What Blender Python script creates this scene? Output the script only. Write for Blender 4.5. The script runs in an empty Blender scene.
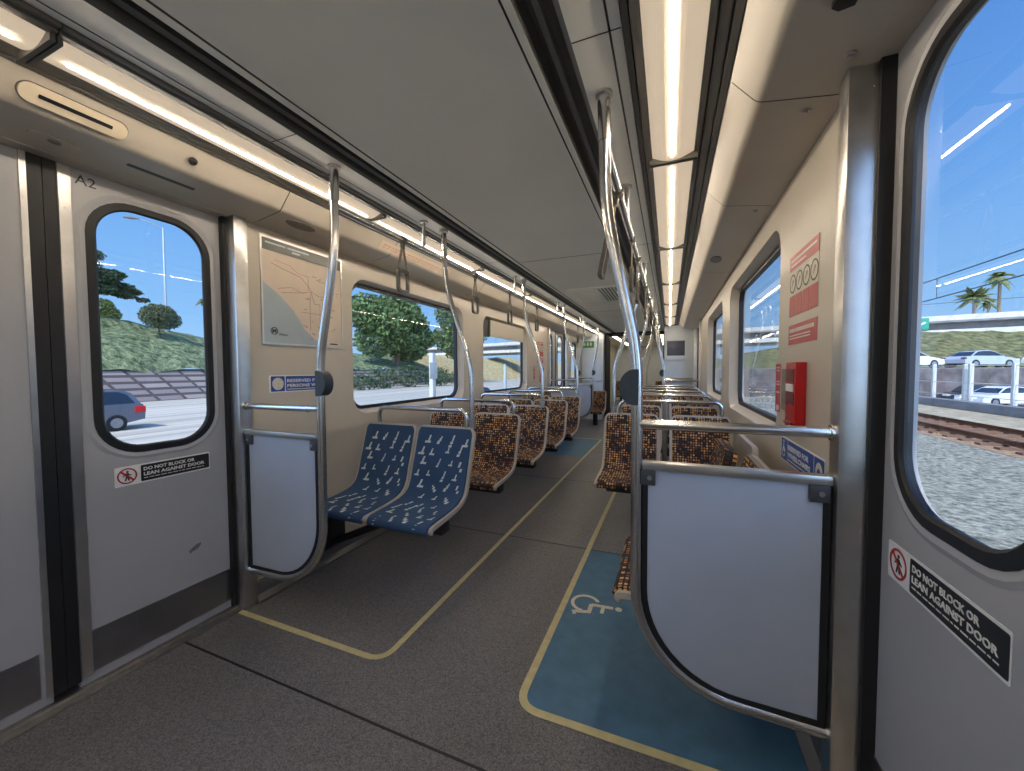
import bpy, bmesh, math, random
from mathutils import Vector, Matrix
random.seed(7)
PI = math.pi
COL = bpy.context.scene.collection
XC = -0.775                       # centre line of the car

# ------------------------------------------------------------------ materials
MATS = {}
def nd(nt, t, **kw):
    n = nt.nodes.new(t)
    for k, v in kw.items(): setattr(n, k, v)
    return n
def mat(name, col, rough=0.5, metal=0.0, noise=None, bump=None, emit=None, spec=None, coat=None):
    """noise=(scale, amount, coord) varies the colour; bump=(scale,strength)"""
    m = bpy.data.materials.new(name); m.use_nodes = True
    nt = m.node_tree; b = nt.nodes['Principled BSDF']
    b.inputs['Base Color'].default_value = (*col, 1)
    b.inputs['Roughness'].default_value = rough
    b.inputs['Metallic'].default_value = metal
    if spec is not None: b.inputs['Specular IOR Level'].default_value = spec
    if coat: b.inputs['Coat Weight'].default_value = coat
    if emit:
        b.inputs['Emission Color'].default_value = (*emit[0], 1)
        b.inputs['Emission Strength'].default_value = emit[1]
    if noise or bump: tc = nd(nt, 'ShaderNodeTexCoord')
    if noise:
        tx = nd(nt, 'ShaderNodeTexNoise'); tx.inputs['Scale'].default_value = noise[0]
        tx.inputs['Detail'].default_value = 4
        nt.links.new(tc.outputs['Object'], tx.inputs['Vector'])
        mx = nd(nt, 'ShaderNodeMix', data_type='RGBA')
        a = noise[1]; c2 = noise[2] if len(noise) > 2 else None
        mx.inputs['A'].default_value = (*[c*(1-a) for c in col], 1)
        mx.inputs['B'].default_value = (*(c2 if c2 else [min(1, c*(1+a)) for c in col]), 1)
        rp = nd(nt, 'ShaderNodeMapRange'); rp.inputs['From Min'].default_value = .35; rp.inputs['From Max'].default_value = .65
        nt.links.new(tx.outputs['Fac'], rp.inputs['Value'])
        nt.links.new(rp.outputs['Result'], mx.inputs['Factor'])
        nt.links.new(mx.outputs['Result'], b.inputs['Base Color'])
    if bump:
        t2 = nd(nt, 'ShaderNodeTexNoise'); t2.inputs['Scale'].default_value = bump[0]; t2.inputs['Detail'].default_value = 5
        nt.links.new(tc.outputs['Object'], t2.inputs['Vector'])
        bp = nd(nt, 'ShaderNodeBump'); bp.inputs['Strength'].default_value = bump[1]
        if len(bump) > 2: bp.inputs['Distance'].default_value = bump[2]
        nt.links.new(t2.outputs['Fac'], bp.inputs['Height'])
        nt.links.new(bp.outputs['Normal'], b.inputs['Normal'])
    MATS[name] = m
    return m
def srgb(r, g, b):
    f = lambda c: ((c/255+.055)/1.055)**2.4 if c > 10 else c/255/12.92
    return (f(r), f(g), f(b))

M_wall = mat('wall_laminate', srgb(190, 181, 166), .33, noise=(3, .04))
M_door = mat('door_paint', srgb(166, 166, 168), .32, noise=(2, .04))
M_ceil = mat('ceiling_laminate', srgb(238, 237, 228), .42, noise=(2, .03))
M_cove = mat('cove_laminate', srgb(188, 180, 167), .38, noise=(3, .03))
M_groove = mat('groove_dark', srgb(58, 57, 55), .5, noise=(9, .1))
M_black = mat('rubber_black', srgb(22, 22, 24), .5, noise=(20, .15))
M_steel = mat('brushed_steel', (.58, .57, .55), .3, 1.0, noise=(14, .06))
M_tube = mat('polished_tube', (.66, .65, .63), .2, 1.0, noise=(9, .05))
M_dsteel = mat('dark_bracket', (.09, .09, .10), .45, .6, noise=(12, .1))
M_frame = mat('light_frame', srgb(98, 96, 92), .4, .2, noise=(8, .06))
M_alu = mat('threshold_aluminium', (.42, .40, .37), .42, 1.0, noise=(30, .15))
M_kick = mat('kick_plate', (.30, .30, .31), .34, 1.0, noise=(6, .12))
M_panel = mat('windscreen_panel', srgb(168, 176, 188), .38, noise=(4, .04))
M_pad = mat('pad_plastic', srgb(52, 62, 68), .38, noise=(20, .08))
M_shell = mat('seat_shell', srgb(176, 168, 156), .38, noise=(10, .05))
M_under = mat('seat_underframe', srgb(24, 24, 26), .55, noise=(10, .1))
M_yel = mat('yellow_line', srgb(188, 178, 132), .6, noise=(30, .08))
M_blue = mat('blue_floor', srgb(64, 106, 132), .55, noise=(14, .12), bump=(220, .2, .001))
M_white = mat('white_print', srgb(225, 225, 222), .5, noise=(30, .04))
M_iconw = mat('icon_white', srgb(205, 200, 182), .55, noise=(60, .1))
M_red = mat('red_print', srgb(176, 34, 34), .35, noise=(20, .05))
M_redbox = mat('red_enamel', srgb(186, 18, 20), .25, noise=(12, .06))
M_dred = mat('dark_red', srgb(104, 8, 12), .4, noise=(12, .06))
M_bsign = mat('blue_print', srgb(32, 72, 150), .4, noise=(15, .05))
M_pblack = mat('black_print', srgb(18, 18, 20), .4, noise=(15, .1))
M_letter = mat('letter_white', srgb(222, 220, 215), .5, noise=(40, .03))
M_ink = mat('ink_dark', srgb(48, 46, 44), .5, noise=(40, .1))
M_diff = mat('diffuser', srgb(214, 200, 180), .45, emit=((1, .80, .58), .27), noise=(5, .03))
M_led = mat('led_tube', (1, .95, .85), .4, emit=((1, .86, .68), 48), noise=(5, .01))
M_strap = mat('strap_webbing', srgb(150, 138, 116), .7, noise=(60, .1))
M_strapp = mat('strap_plastic', srgb(96, 92, 84), .4, noise=(30, .1))
M_part = mat('partition_white', srgb(205, 214, 222), .3, noise=(4, .03))
M_screen = mat('screen_dark', srgb(70, 78, 96), .15, noise=(8, .1))
M_green = mat('exit_green', srgb(70, 140, 96), .4, noise=(20, .05))
M_map = mat('map_land', srgb(206, 190, 172), .3, noise=(9, .04))
M_sea = mat('map_sea', srgb(160, 172, 178), .3, noise=(9, .03))
M_mhead = mat('map_header', srgb(92, 96, 90), .3, noise=(9, .05))
M_mline = mat('map_line', srgb(150, 126, 116), .4, noise=(30, .12))
M_mpink = mat('map_route', srgb(200, 140, 126), .4, noise=(30, .12))
M_grille = mat('grille_grey', srgb(120, 116, 108), .5, noise=(40, .1))

def floor_mat():
    m = mat('floor_rubber', srgb(74, 73, 72), .5)
    nt = m.node_tree; b = nt.nodes['Principled BSDF']; tc = nd(nt, 'ShaderNodeTexCoord')
    v = nd(nt, 'ShaderNodeTexVoronoi'); v.inputs['Scale'].default_value = 260
    n = nd(nt, 'ShaderNodeTexNoise'); n.inputs['Scale'].default_value = 1.3; n.inputs['Detail'].default_value = 5
    nt.links.new(tc.outputs['Object'], v.inputs['Vector']); nt.links.new(tc.outputs['Object'], n.inputs['Vector'])
    r = nd(nt, 'ShaderNodeValToRGB')
    r.color_ramp.elements[0].color = (*srgb(82, 82, 86), 1); r.color_ramp.elements[1].color = (*srgb(138, 137, 136), 1)
    r.color_ramp.elements[1].position = 1.0
    sx = nd(nt, 'ShaderNodeSeparateColor'); nt.links.new(v.outputs['Color'], sx.inputs['Color'])
    nt.links.new(sx.outputs['Red'], r.inputs['Fac'])
    mx = nd(nt, 'ShaderNodeMix', data_type='RGBA', blend_type='MULTIPLY'); mx.inputs['Factor'].default_value = .5
    nt.links.new(r.outputs['Color'], mx.inputs['A']); nt.links.new(n.outputs['Fac'], mx.inputs['B'])
    nt.links.new(mx.outputs['Result'], b.inputs['Base Color'])
    bp = nd(nt, 'ShaderNodeBump'); bp.inputs['Strength'].default_value = .25; bp.inputs['Distance'].default_value = .001
    nt.links.new(sx.outputs['Red'], bp.inputs['Height']); nt.links.new(bp.outputs['Normal'], b.inputs['Normal'])
    return m
M_floor = floor_mat()

def brown_fabric():
    m = mat('brown_dot_fabric', srgb(40, 30, 28), .85)
    nt = m.node_tree; b = nt.nodes['Principled BSDF']; L = nt.links.new
    uv = nd(nt, 'ShaderNodeUVMap')
    sc = nd(nt, 'ShaderNodeVectorMath', operation='SCALE'); sc.inputs['Scale'].default_value = 56
    L(uv.outputs['UV'], sc.inputs[0])
    fr = nd(nt, 'ShaderNodeVectorMath', operation='FRACTION'); L(sc.outputs[0], fr.inputs[0])
    fl = nd(nt, 'ShaderNodeVectorMath', operation='FLOOR'); L(sc.outputs[0], fl.inputs[0])
    sub = nd(nt, 'ShaderNodeVectorMath', operation='SUBTRACT'); sub.inputs[1].default_value = (.5, .5, 0); L(fr.outputs[0], sub.inputs[0])
    ab = nd(nt, 'ShaderNodeVectorMath', operation='ABSOLUTE'); L(sub.outputs[0], ab.inputs[0])
    sp = nd(nt, 'ShaderNodeSeparateXYZ'); L(ab.outputs[0], sp.inputs[0])
    mxv = nd(nt, 'ShaderNodeMath', operation='MAXIMUM'); L(sp.outputs['X'], mxv.inputs[0]); L(sp.outputs['Y'], mxv.inputs[1])
    lt = nd(nt, 'ShaderNodeMath', operation='LESS_THAN'); lt.inputs[1].default_value = .31; L(mxv.outputs[0], lt.inputs[0])
    wn = nd(nt, 'ShaderNodeTexWhiteNoise', noise_dimensions='2D'); L(fl.outputs[0], wn.inputs['Vector'])
    big = nd(nt, 'ShaderNodeTexNoise'); big.inputs['Scale'].default_value = .16; big.inputs['Detail'].default_value = 2; L(fl.outputs[0], big.inputs['Vector'])
    ad = nd(nt, 'ShaderNodeMath', operation='MULTIPLY_ADD'); ad.inputs[1].default_value = .55; L(wn.outputs['Value'], ad.inputs[0]); L(big.outputs['Fac'], ad.inputs[2])
    rp = nd(nt, 'ShaderNodeValToRGB'); e = rp.color_ramp.elements
    e[0].position = .47; e[0].color = (*srgb(34, 36, 48), 1); e[1].position = 1.0; e[1].color = (*srgb(226, 176, 112), 1)
    for p, c in ((.63, (66, 44, 38)), (.75, (138, 90, 54)), (.89, (184, 130, 76))):
        q = e.new(p); q.color = (*srgb(*c), 1)
    L(ad.outputs[0], rp.inputs['Fac'])
    mx = nd(nt, 'ShaderNodeMix', data_type='RGBA'); mx.inputs['A'].default_value = (*srgb(30, 25, 27), 1)
    L(lt.outputs[0], mx.inputs['Factor']); L(rp.outputs['Color'], mx.inputs['B'])
    L(mx.outputs['Result'], b.inputs['Base Color'])
    return m
M_brown = brown_fabric()
M_bluefab = mat('blue_fabric', srgb(44, 74, 108), .85, noise=(5, .1), bump=(600, .2, .001))
M_glyph = mat('fabric_glyph', srgb(196, 204, 204), .85, noise=(60, .08))

def glass_mat(name, tint, boost=1.0):
    m = bpy.data.materials.new(name); m.use_nodes = True; nt = m.node_tree; nt.nodes.clear(); L = nt.links.new
    o = nd(nt, 'ShaderNodeOutputMaterial'); t = nd(nt, 'ShaderNodeBsdfTransparent'); g = nd(nt, 'ShaderNodeBsdfGlossy')
    t.inputs['Color'].default_value = (*tint, 1); g.inputs['Roughness'].default_value = .01; g.inputs['Color'].default_value = (boost,)*3+(1,)
    lw = nd(nt, 'ShaderNodeLayerWeight'); lw.inputs['Blend'].default_value = .5
    pw_ = nd(nt, 'ShaderNodeMath', operation='POWER'); pw_.inputs[1].default_value = 4.5; L(lw.outputs['Facing'], pw_.inputs[0])
    f = nd(nt, 'ShaderNodeMath', operation='MULTIPLY_ADD'); f.inputs[1].default_value = .85; f.inputs[2].default_value = .022; L(pw_.outputs[0], f.inputs[0])
    mx = nd(nt, 'ShaderNodeMixShader'); L(f.outputs[0], mx.inputs[0]); L(t.outputs[0], mx.inputs[1]); L(g.outputs[0], mx.inputs[2]); L(mx.outputs[0], o.inputs[0])
    return m
M_glass = glass_mat('window_glass', (.93, .96, .97))
M_hglass = glass_mat('hazy_glass', (.86, .92, .95))

# ------------------------------------------------------------------ object helpers
def link(o):
    COL.objects.link(o); return o
def wloc(p):
    v = Vector((0, 0, 0))
    while p is not None: v += p.location; p = p.parent
    return v
def thing(name, label, cat, loc=(0, 0, 0), rz=0, group=None):
    o = bpy.data.objects.new(name, None); o.empty_display_size = .1; link(o)
    o.location = loc; o.rotation_euler = (0, 0, rz); o['label'] = label; o['category'] = cat
    if group: o['group'] = group
    return o
def tag(o, label, cat, group=None):
    o['label'] = label; o['category'] = cat
    if group: o['group'] = group
    return o
def build(bm, name, mats, parent=None, local=False, smooth=35, normals=True, kind=None, label=None):
    """bm is in world coords unless local (then relative to parent)"""
    if normals: bmesh.ops.recalc_face_normals(bm, faces=bm.faces)
    if parent is not None and not local:
        bmesh.ops.translate(bm, verts=bm.verts, vec=-wloc(parent))
    me = bpy.data.meshes.new(name); bm.to_mesh(me); bm.free()
    if smooth:
        me.polygons.foreach_set('use_smooth', [True]*len(me.polygons))
        me.set_sharp_from_angle(angle=math.radians(smooth))
    for m in (mats if isinstance(mats, (list, tuple)) else [mats]): me.materials.append(m)
    o = bpy.data.objects.new(name, me); link(o)
    if parent is not None: o.parent = parent
    elif not local:
        # put the origin at the base centre of the mesh
        if len(me.vertices):
            xs = [v.co for v in me.vertices]
            c = Vector(((min(v.x for v in xs)+max(v.x for v in xs))/2, (min(v.y for v in xs)+max(v.y for v in xs))/2, min(v.z for v in xs)))
            me.transform(Matrix.Translation(-c)); o.location = c
    if kind: o['kind'] = kind
    if label: o['label'] = label
    return o
def struct(bm, name, mats, parent=None, **kw):
    o = build(bm, name, mats, parent, **kw)
    if parent is None: o['kind'] = 'structure'
    return o
def dup(root, loc, rz=None, label=None, group=None):
    r = root.copy(); link(r); r.location = loc
    if rz is not None: r.rotation_euler = (0, 0, rz)
    if label: r['label'] = label
    if group: r['group'] = group
    def rec(a, b):
        for ch in [c for c in bpy.data.objects if c.parent == a]:
            d = ch.copy(); link(d); d.parent = b; rec(ch, d)
    rec(root, r)
    return r

def box(bm, x0, x1, y0, y1, z0, z1, bev=0, mi=0):
    v = [bm.verts.new((x, y, z)) for z in (z0, z1) for y in (y0, y1) for x in (x0, x1)]
    fs = [bm.faces.new([v[i] for i in q]) for q in ((0, 2, 3, 1), (4, 5, 7, 6), (0, 1, 5, 4), (2, 6, 7, 3), (0, 4, 6, 2), (1, 3, 7, 5))]
    for f in fs: f.material_index = mi
    if bev:
        es = list({e for f in fs for e in f.edges})
        r = bmesh.ops.bevel(bm, geom=es, offset=bev, segments=2, profile=.7, affect='EDGES')
        for f in r['faces']: f.material_index = mi
def BM(): return bmesh.new()
def fillet(pts, r, n=6):
    P = [Vector(p) for p in pts]; out = [P[0]]
    for i in range(1, len(P)-1):
        a = P[i-1]-P[i]; b = P[i+1]-P[i]
        d = min(r if not isinstance(r, (list, tuple)) else r[i-1], a.length*.49, b.length*.49)
        p0 = P[i]+a.normalized()*d; p2 = P[i]+b.normalized()*d
        for k in range(n+1):
            t = k/n; out.append(p0*(1-t)**2+P[i]*2*t*(1-t)+p2*t*t)
    out.append(P[-1]); return out
def tube(bm, pts, r, n=12, cap=True, mi=0, flat=None):
    P = [Vector(p) for p in pts]
    t0 = (P[1]-P[0]).normalized(); up = Vector((0, 0, 1)) if abs(t0.z) < .9 else Vector((0, 1, 0))
    nrm = (up-t0*up.dot(t0)).normalized(); rings = []; tp = t0
    for i, p in enumerate(P):
        t = ((P[min(i+1, len(P)-1)]-P[max(i-1, 0)])).normalized()
        ax = tp.cross(t)
        if ax.length > 1e-7: nrm = Matrix.Rotation(tp.angle(t), 3, ax.normalized()) @ nrm
        tp = t; bn = t.cross(nrm)
        rr = r[i] if isinstance(r, (list, tuple)) else r
        f = flat if flat else 1
        rings.append([bm.verts.new(p+nrm*(math.cos(2*PI*k/n)*rr)+bn*(math.sin(2*PI*k/n)*rr*f)) for k in range(n)])
    for a, b in zip(rings, rings[1:]):
        for k in range(n):
            bm.faces.new((a[k], a[(k+1) % n], b[(k+1) % n], b[k])).material_index = mi
    if cap:
        bm.faces.new(rings[0]).material_index = mi; bm.faces.new(rings[-1]).material_index = mi
def cyl(bm, a, b, r, n=16, mi=0): tube(bm, [a, b], r, n, mi=mi)
def rrect(cx, cy, w, h, r, n=8):
    rs = r if isinstance(r, (list, tuple)) else (r,)*4
    out = []
    for (sx, sy, a0), q in zip(((1, 1, 0), (-1, 1, 90), (-1, -1, 180), (1, -1, 270)), rs):
        for k in range(n+1):
            a = math.radians(a0+90*k/n)
            out.append((cx+sx*(w/2-q)+q*math.cos(a), cy+sy*(h/2-q)+q*math.sin(a)))
    return out
def ell(cx, cy, a, b, n=24): return [(cx+a*math.cos(2*PI*k/n), cy+b*math.sin(2*PI*k/n)) for k in range(n)]
def plate(bm, outer, holes, d0, d1, F, mi=0):
    """flat plate with holes; F(a,b,d)->xyz ; extruded between depths d0,d1"""
    loops = [outer]+list(holes)
    tmp = bmesh.new(); vl = []; es = []
    for lp in loops:
        vs = [tmp.verts.new((a, b, 0)) for a, b in lp]; vl.append(vs)
        for i in range(len(vs)): es.append(tmp.edges.new((vs[i], vs[(i+1) % len(vs)])))
    if holes: bmesh.ops.triangle_fill(tmp, edges=es, use_beauty=True)
    else: tmp.faces.new(vl[0])
    tmp.verts.index_update()
    A = [bm.verts.new(F(v.co.x, v.co.y, d0)) for v in tmp.verts]
    B = [bm.verts.new(F(v.co.x, v.co.y, d1)) for v in tmp.verts]
    for f in tmp.faces:
        ids = [v.index for v in f.verts]
        bm.faces.new([A[i] for i in ids]).material_index = mi; bm.faces.new([B[i] for i in reversed(ids)]).material_index = mi
    for vs in vl:
        for i in range(len(vs)):
            p, q = vs[i].index, vs[(i+1) % len(vs)].index
            bm.faces.new((A[p], A[q], B[q], B[p])).material_index = mi
    tmp.free()
def ring(bm, lo, li, do, di, F, dback=None, mi=0):
    """bevelled frame between outer loop (depth do) and inner loop (depth di)"""
    n = len(lo)
    O = [bm.verts.new(F(a, b, do)) for a, b in lo]; I = [bm.verts.new(F(a, b, di)) for a, b in li]
    if dback is not None:
        OB = [bm.verts.new(F(a, b, dback)) for a, b in lo]; IB = [bm.verts.new(F(a, b, dback)) for a, b in li]
    for i in range(n):
        j = (i+1) % n
        bm.faces.new((O[i], O[j], I[j], I[i])).material_index = mi
        if dback is not None:
            bm.faces.new((O[i], OB[i], OB[j], O[j])).material_index = mi
            bm.faces.new((I[i], I[j], IB[j], IB[i])).material_index = mi
            bm.faces.new((OB[i], IB[i], IB[j], OB[j])).material_index = mi
def W(s, o):
    """side wall frame: s=-1 left, +1 right ; o = offset from centre ; d = depth toward the aisle"""
    return lambda y, z, d=0: (XC+s*(o-d), y, z)
def X(s, o): return XC+s*o
def text_mesh(body, size, align='LEFT', bold=.0):
    c = bpy.data.curves.new('lettering', 'FONT'); c.body = body; c.size = size; c.align_x = align; c.extrude = .0004; c.offset = bold; c.resolution_u = 2
    o = bpy.data.objects.new('lettering', c); link(o)
    dg = bpy.context.evaluated_depsgraph_get(); dg.update()
    me = bpy.data.meshes.new_from_object(o.evaluated_get(dg))
    bpy.data.objects.remove(o); bpy.data.curves.remove(c)
    return me
def lettering(body, size, F, m, parent, width=None, bold=.0, name='lettering'):
    """F(a,b,d)->xyz with a to the reader's right and b up"""
    me = text_mesh(body, size, bold=bold)
    xs = [v.co.x for v in me.vertices]; w = max(xs)-min(xs); x0 = min(xs); k = (width/w) if width else 1
    for v in me.vertices: v.co = Vector(F((v.co.x-x0)*k, v.co.y, v.co.z+.0005))-wloc(parent)
    me.materials.clear(); me.materials.append(m)
    o = bpy.data.objects.new(name, me); link(o); o.parent = parent
    return o

# ------------------------------------------------------------------ car body
Y0, Y1 = -4.6, 9.5
bm = BM(); box(bm, X(-1, 1.32), X(1, 1.32), Y0, 16, -.08, 0); struct(bm, 'floor', M_floor)
bm = BM(); box(bm, X(-1, 1.40), X(1, 1.40), Y0-.1, 16.1, 2.20, 2.26); struct(bm, 'roof', M_ceil)
# floor seams
for nm, yy, x0, x1 in (('trim_1', .996, -1.99, .43), ('trim_2', 2.546, -1.99, .43), ('trim_3', 4.1, -1.99, .43), ('trim_4', 5.65, -1.99, .43)):
    bm = BM(); box(bm, x0, x1, yy-.004, yy+.004, -.002, .0012); struct(bm, nm, M_black)

# ceiling : profile swept along the car, both halves in one mesh
def sweep(bm, prof, y0, y1, s=1, mi=0):
    a = [bm.verts.new((X(s, o), y0, z)) for o, z in prof]; b = [bm.verts.new((X(s, o), y1, z)) for o, z in prof]
    for i in range(len(prof)-1): bm.faces.new((a[i], a[i+1], b[i+1], b[i])).material_index = mi
bm = BM()
for s in (-1, 1):
    sweep(bm, [(0, 2.09), (.36, 2.09), (.384, 2.086)], Y0, Y1, s)
    sweep(bm, [(.384, 2.086), (.385, 2.096), (.390, 2.096), (.391, 2.084)], Y0, Y1, s, 1)
    sweep(bm, [(.391, 2.084), (.415, 2.08)], Y0, Y1, s)
    sweep(bm, [(.415, 2.08), (.416, 2.11)], Y0, Y1, s, 1); sweep(bm, [(.416, 2.11), (.436, 2.112)], Y0, Y1, s, 2); sweep(bm, [(.436, 2.112), (.452, 2.112)], Y0, Y1, s, 1)
    sweep(bm, [(.452, 2.112), (.454, 2.092), (.472, 2.088), (.474, 2.105)], Y0, Y1, s, 1)
    sweep(bm, [(.474, 2.105), (.500, 2.105), (.505, 2.086), (.520, 2.080)], Y0, Y1, s, 1)
    sweep(bm, [(.520, 2.080), (.618, 2.080)], Y0, Y1, s)
    sweep(bm, [(.618, 2.080), (.619, 2.086), (.623, 2.086), (.624, 2.080)], Y0, Y1, s, 1)
    sweep(bm, [(.624, 2.080), (.652, 2.080), (.654, 2.15)], Y0, Y1, s)
    sweep(bm, [(.654, 2.15), (.94, 2.15)], Y0, Y1, s, 2)
    for yy in (1.06, 2.9, 4.6, 6.3):
        box(bm, min(X(s, .52), X(s, .65)), max(X(s, .52), X(s, .65)), yy-.0015, yy+.0015, 2.079, 2.09, mi=2)
for yy in (3.02, 6.0): box(bm, XC-.38, XC+.38, yy-.0015, yy+.0015, 2.0885, 2.1, mi=2)
ce = struct(bm, 'ceiling', [M_ceil, M_frame, M_groove], normals=False)
# cove panels (gaps between them are the seams of the photo)
tn = 10
for s in (-1, 1):
    ys = [Y0, -1.9, .0, 1.36, 2.16, 3.5, 4.9, 6.5, 7.9, Y1] if s < 0 else [Y0, -1.9, .0, 1.36, 2.14, 3.5, 4.9, 6.5, 8.1]
    bm = BM(); sweep(bm, [(.945, 2.10), (.945, 2.09), (1.015, 2.03), (1.29, 1.975)], Y0, ys[-1], s); struct(bm, 'trim_%d' % tn, M_groove); tn += 1
    prof = [(.936, 2.105), (.936, 2.066)]+[tuple(p)[:2] for p in fillet([(.936, 2.066, 0), (1.006, 1.986, 0), (1.215, 1.956, 0)], .018, 5)][1:]+[(1.22, 1.956), (1.222, 1.99)]
    for a, b in zip(ys, ys[1:]):
        bm = BM(); sweep(bm, prof, a+.0025, b-.0025, s)
        struct(bm, 'trim_%d' % tn, M_cove); tn += 1

# ------------------------------------------------------------------ ceiling lights
def light_panel(s, y0, y1, lab):
    t = thing('ceiling_light', lab, 'ceiling light', (X(s, .775), (y0+y1)/2, 2.06), 0, 'ceiling light panels')
    bm = BM()
    def bx(o0, o1, z0, z1, ya=y0, yb=y1, bev=0): box(bm, min(X(s, o0), X(s, o1)), max(X(s, o0), X(s, o1)), ya, yb, z0, z1, bev)
    bx(.656, .672, 2.070, 2.11); bx(.676, .700, 2.064, 2.11); bx(.657, .699, 2.085, 2.11)
    bx(.856, .874, 2.066, 2.11); bx(.880, .906, 2.069, 2.11); bx(.912, .932, 2.066, 2.11); bx(.857, .931, 2.085, 2.11)
    bx(.69, .87, 2.045, 2.11, y0, y0+.010); bx(.69, .87, 2.045, 2.11, y1-.010, y1)
    build(bm, 'frame', M_frame, t)
    bm = BM(); n = 12
    for k in range(n):
        o0 = .70+.156*k/n; o1 = .70+.156*(k+1)/n
        f = lambda o: 2.072-.023*math.sin(PI*(o-.70)/.156)
        a = [bm.verts.new((X(s, o), y, f(o))) for o, y in ((o0, y0+.01), (o1, y0+.01), (o1, y1-.01), (o0, y1-.01))]
        bm.faces.new(a)
    build(bm, 'diffuser', M_diff, t, normals=False)
    bm = BM(); tube(bm, [(X(s, .775), y0+.045, 2.0485), (X(s, .775), y1-.045, 2.0485)], .0042, 10)
    build(bm, 'light_tube', M_led, t)
gaps = [Y0+.1, -1.94, -.71, .51, 1.745, 2.97, 4.2, 5.5, 6.8, 8.1]
ordn = ['', 'behind the door end', 'beside the camera end', 'above the near doorway', 'between door pole and first seats', 'above the first seat rows', 'above the middle seat rows', 'above the last seat rows', 'above the far doorway', 'by the white partition']
for s, nm in ((-1, 'left'), (1, 'right')):
    for i in range(len(gaps)-1):
        light_panel(s, gaps[i]+.002, gaps[i+1]-.002, 'warm ceiling light panel on the %s run, %s' % (nm, ordn[i+1] if i+1 < len(ordn) else 'last'))
light_panel(-1, 8.102, 9.48, 'warm linear ceiling light panel on the left run, last before the gangway')

# ------------------------------------------------------------------ walls with window holes
WO = 1.22
def win_loops(y0, y1, z0, z1, r): return rrect((y0+y1)/2, (z0+z1)/2, y1-y0, z1-z0, r)
WIN = [(2.03, 3.56), (4.02, 5.50)]
WZ = (.90, 1.84)
wn = 1
def side_wall(s, name, segs, wins, y0, y1):
    F = W(s, WO)
    holes = [win_loops(a, b, WZ[0], WZ[1], .13) for a, b in wins]
    bm = BM(); plate(bm, [(y0, .0), (y1, .0), (y1, 1.975), (y0, 1.975)], holes, 0, -.012, F)
    for h, (a, b) in zip(holes, wins):                       # sloping reveal round each window
        ring(bm, win_loops(a, b, WZ[0], WZ[1], .13), win_loops(a+.03, b-.03, WZ[0]+.028, WZ[1]-.02, .11), 0, -.062, F)
    # outer skin so that light does not leak
    plate(bm, [(y0, -.1), (y1, -.1), (y1, 2.2), (y0, 2.2)], [win_loops(a+.03, b-.03, WZ[0]+.028, WZ[1]-.02, .11) for a, b in wins], -.085, -.1, F)
    return struct(bm, name, M_wall)
def window(s, y0, y1, hopper=False):
    global wn
    F = W(s, WO); a, b, c, d = y0+.03, y1-.03, WZ[0]+.028, WZ[1]-.02
    bm = BM(); ring(bm, win_loops(a-.01, b+.01, c-.01, d+.01, .12), win_loops(a+.022, b-.022, c+.022, d-.022, .09), -.060, -.058, F, -.09)
    w = struct(bm, 'window_%d' % wn, M_black); wn += 1
    bm = BM(); F2 = F; lp = win_loops(a+.01, b-.01, c+.01, d-.01, .1)
    f = bm.faces.new([bm.verts.new(F2(p, q, -.072)) for p, q in lp])
    build(bm, 'pane', M_hglass, w)
    return w
side_wall(-1, 'wall_left', None, WIN, 1.30, 6.56)
side_wall(1, 'wall_right', None, WIN, 1.30, 6.56)
side_wall(-1, 'wall_left_far', None, [(8.35, 9.08)], 7.96, Y1)
side_wall(1, 'wall_right_far', None, [], 7.96, 8.3)
side_wall(-1, 'wall_left_rear', None, [(-4.2, -2.6), (-2.2, -.75)], Y0, .08)
side_wall(1, 'wall_right_rear', None, [(-4.2, -2.6), (-2.2, -.75)], Y0, .08)
for s in (-1, 1):
    for a, b in WIN: window(s, a, b)
window(-1, 8.35, 9.08)
for s in (-1, 1): window(s, -2.2, -.75); window(s, -4.2, -2.6)
bm = BM(); box(bm, X(-1, 1.34), X(1, 1.34), Y0-.06, Y0, -.05, 2.2); struct(bm, 'wall_back', M_wall)
# hopper flap at the top of the second left window
t = thing('window_flap', 'beige flap across the top of the second left window', 'window flap', (X(-1, 1.26), 4.9, 1.6))
F = W(-1, WO)
bm = BM(); plate(bm, rrect(4.87, 1.715, 1.16, .20, .015), [], -.052, -.034, F); build(bm, 'flap_panel', M_wall, t)
bm = BM(); plate(bm, rrect(4.19, 1.71, .20, .21, (.02, .09, .02, .02)), [], -.056, -.045, F)
build(bm, 'dark_slot', M_black, t)
# baseboards
for s, nm in ((-1, 'left'), (1, 'right')):
    bm = BM()
    pr = [(1.222, .10), (1.205, .10), (1.20, .092), (1.20, .035), (1.17, .012), (1.17, 0)]
    sweep(bm, pr, 1.31, 6.55, s); struct(bm, 'baseboard_'+nm, M_frame)

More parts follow.
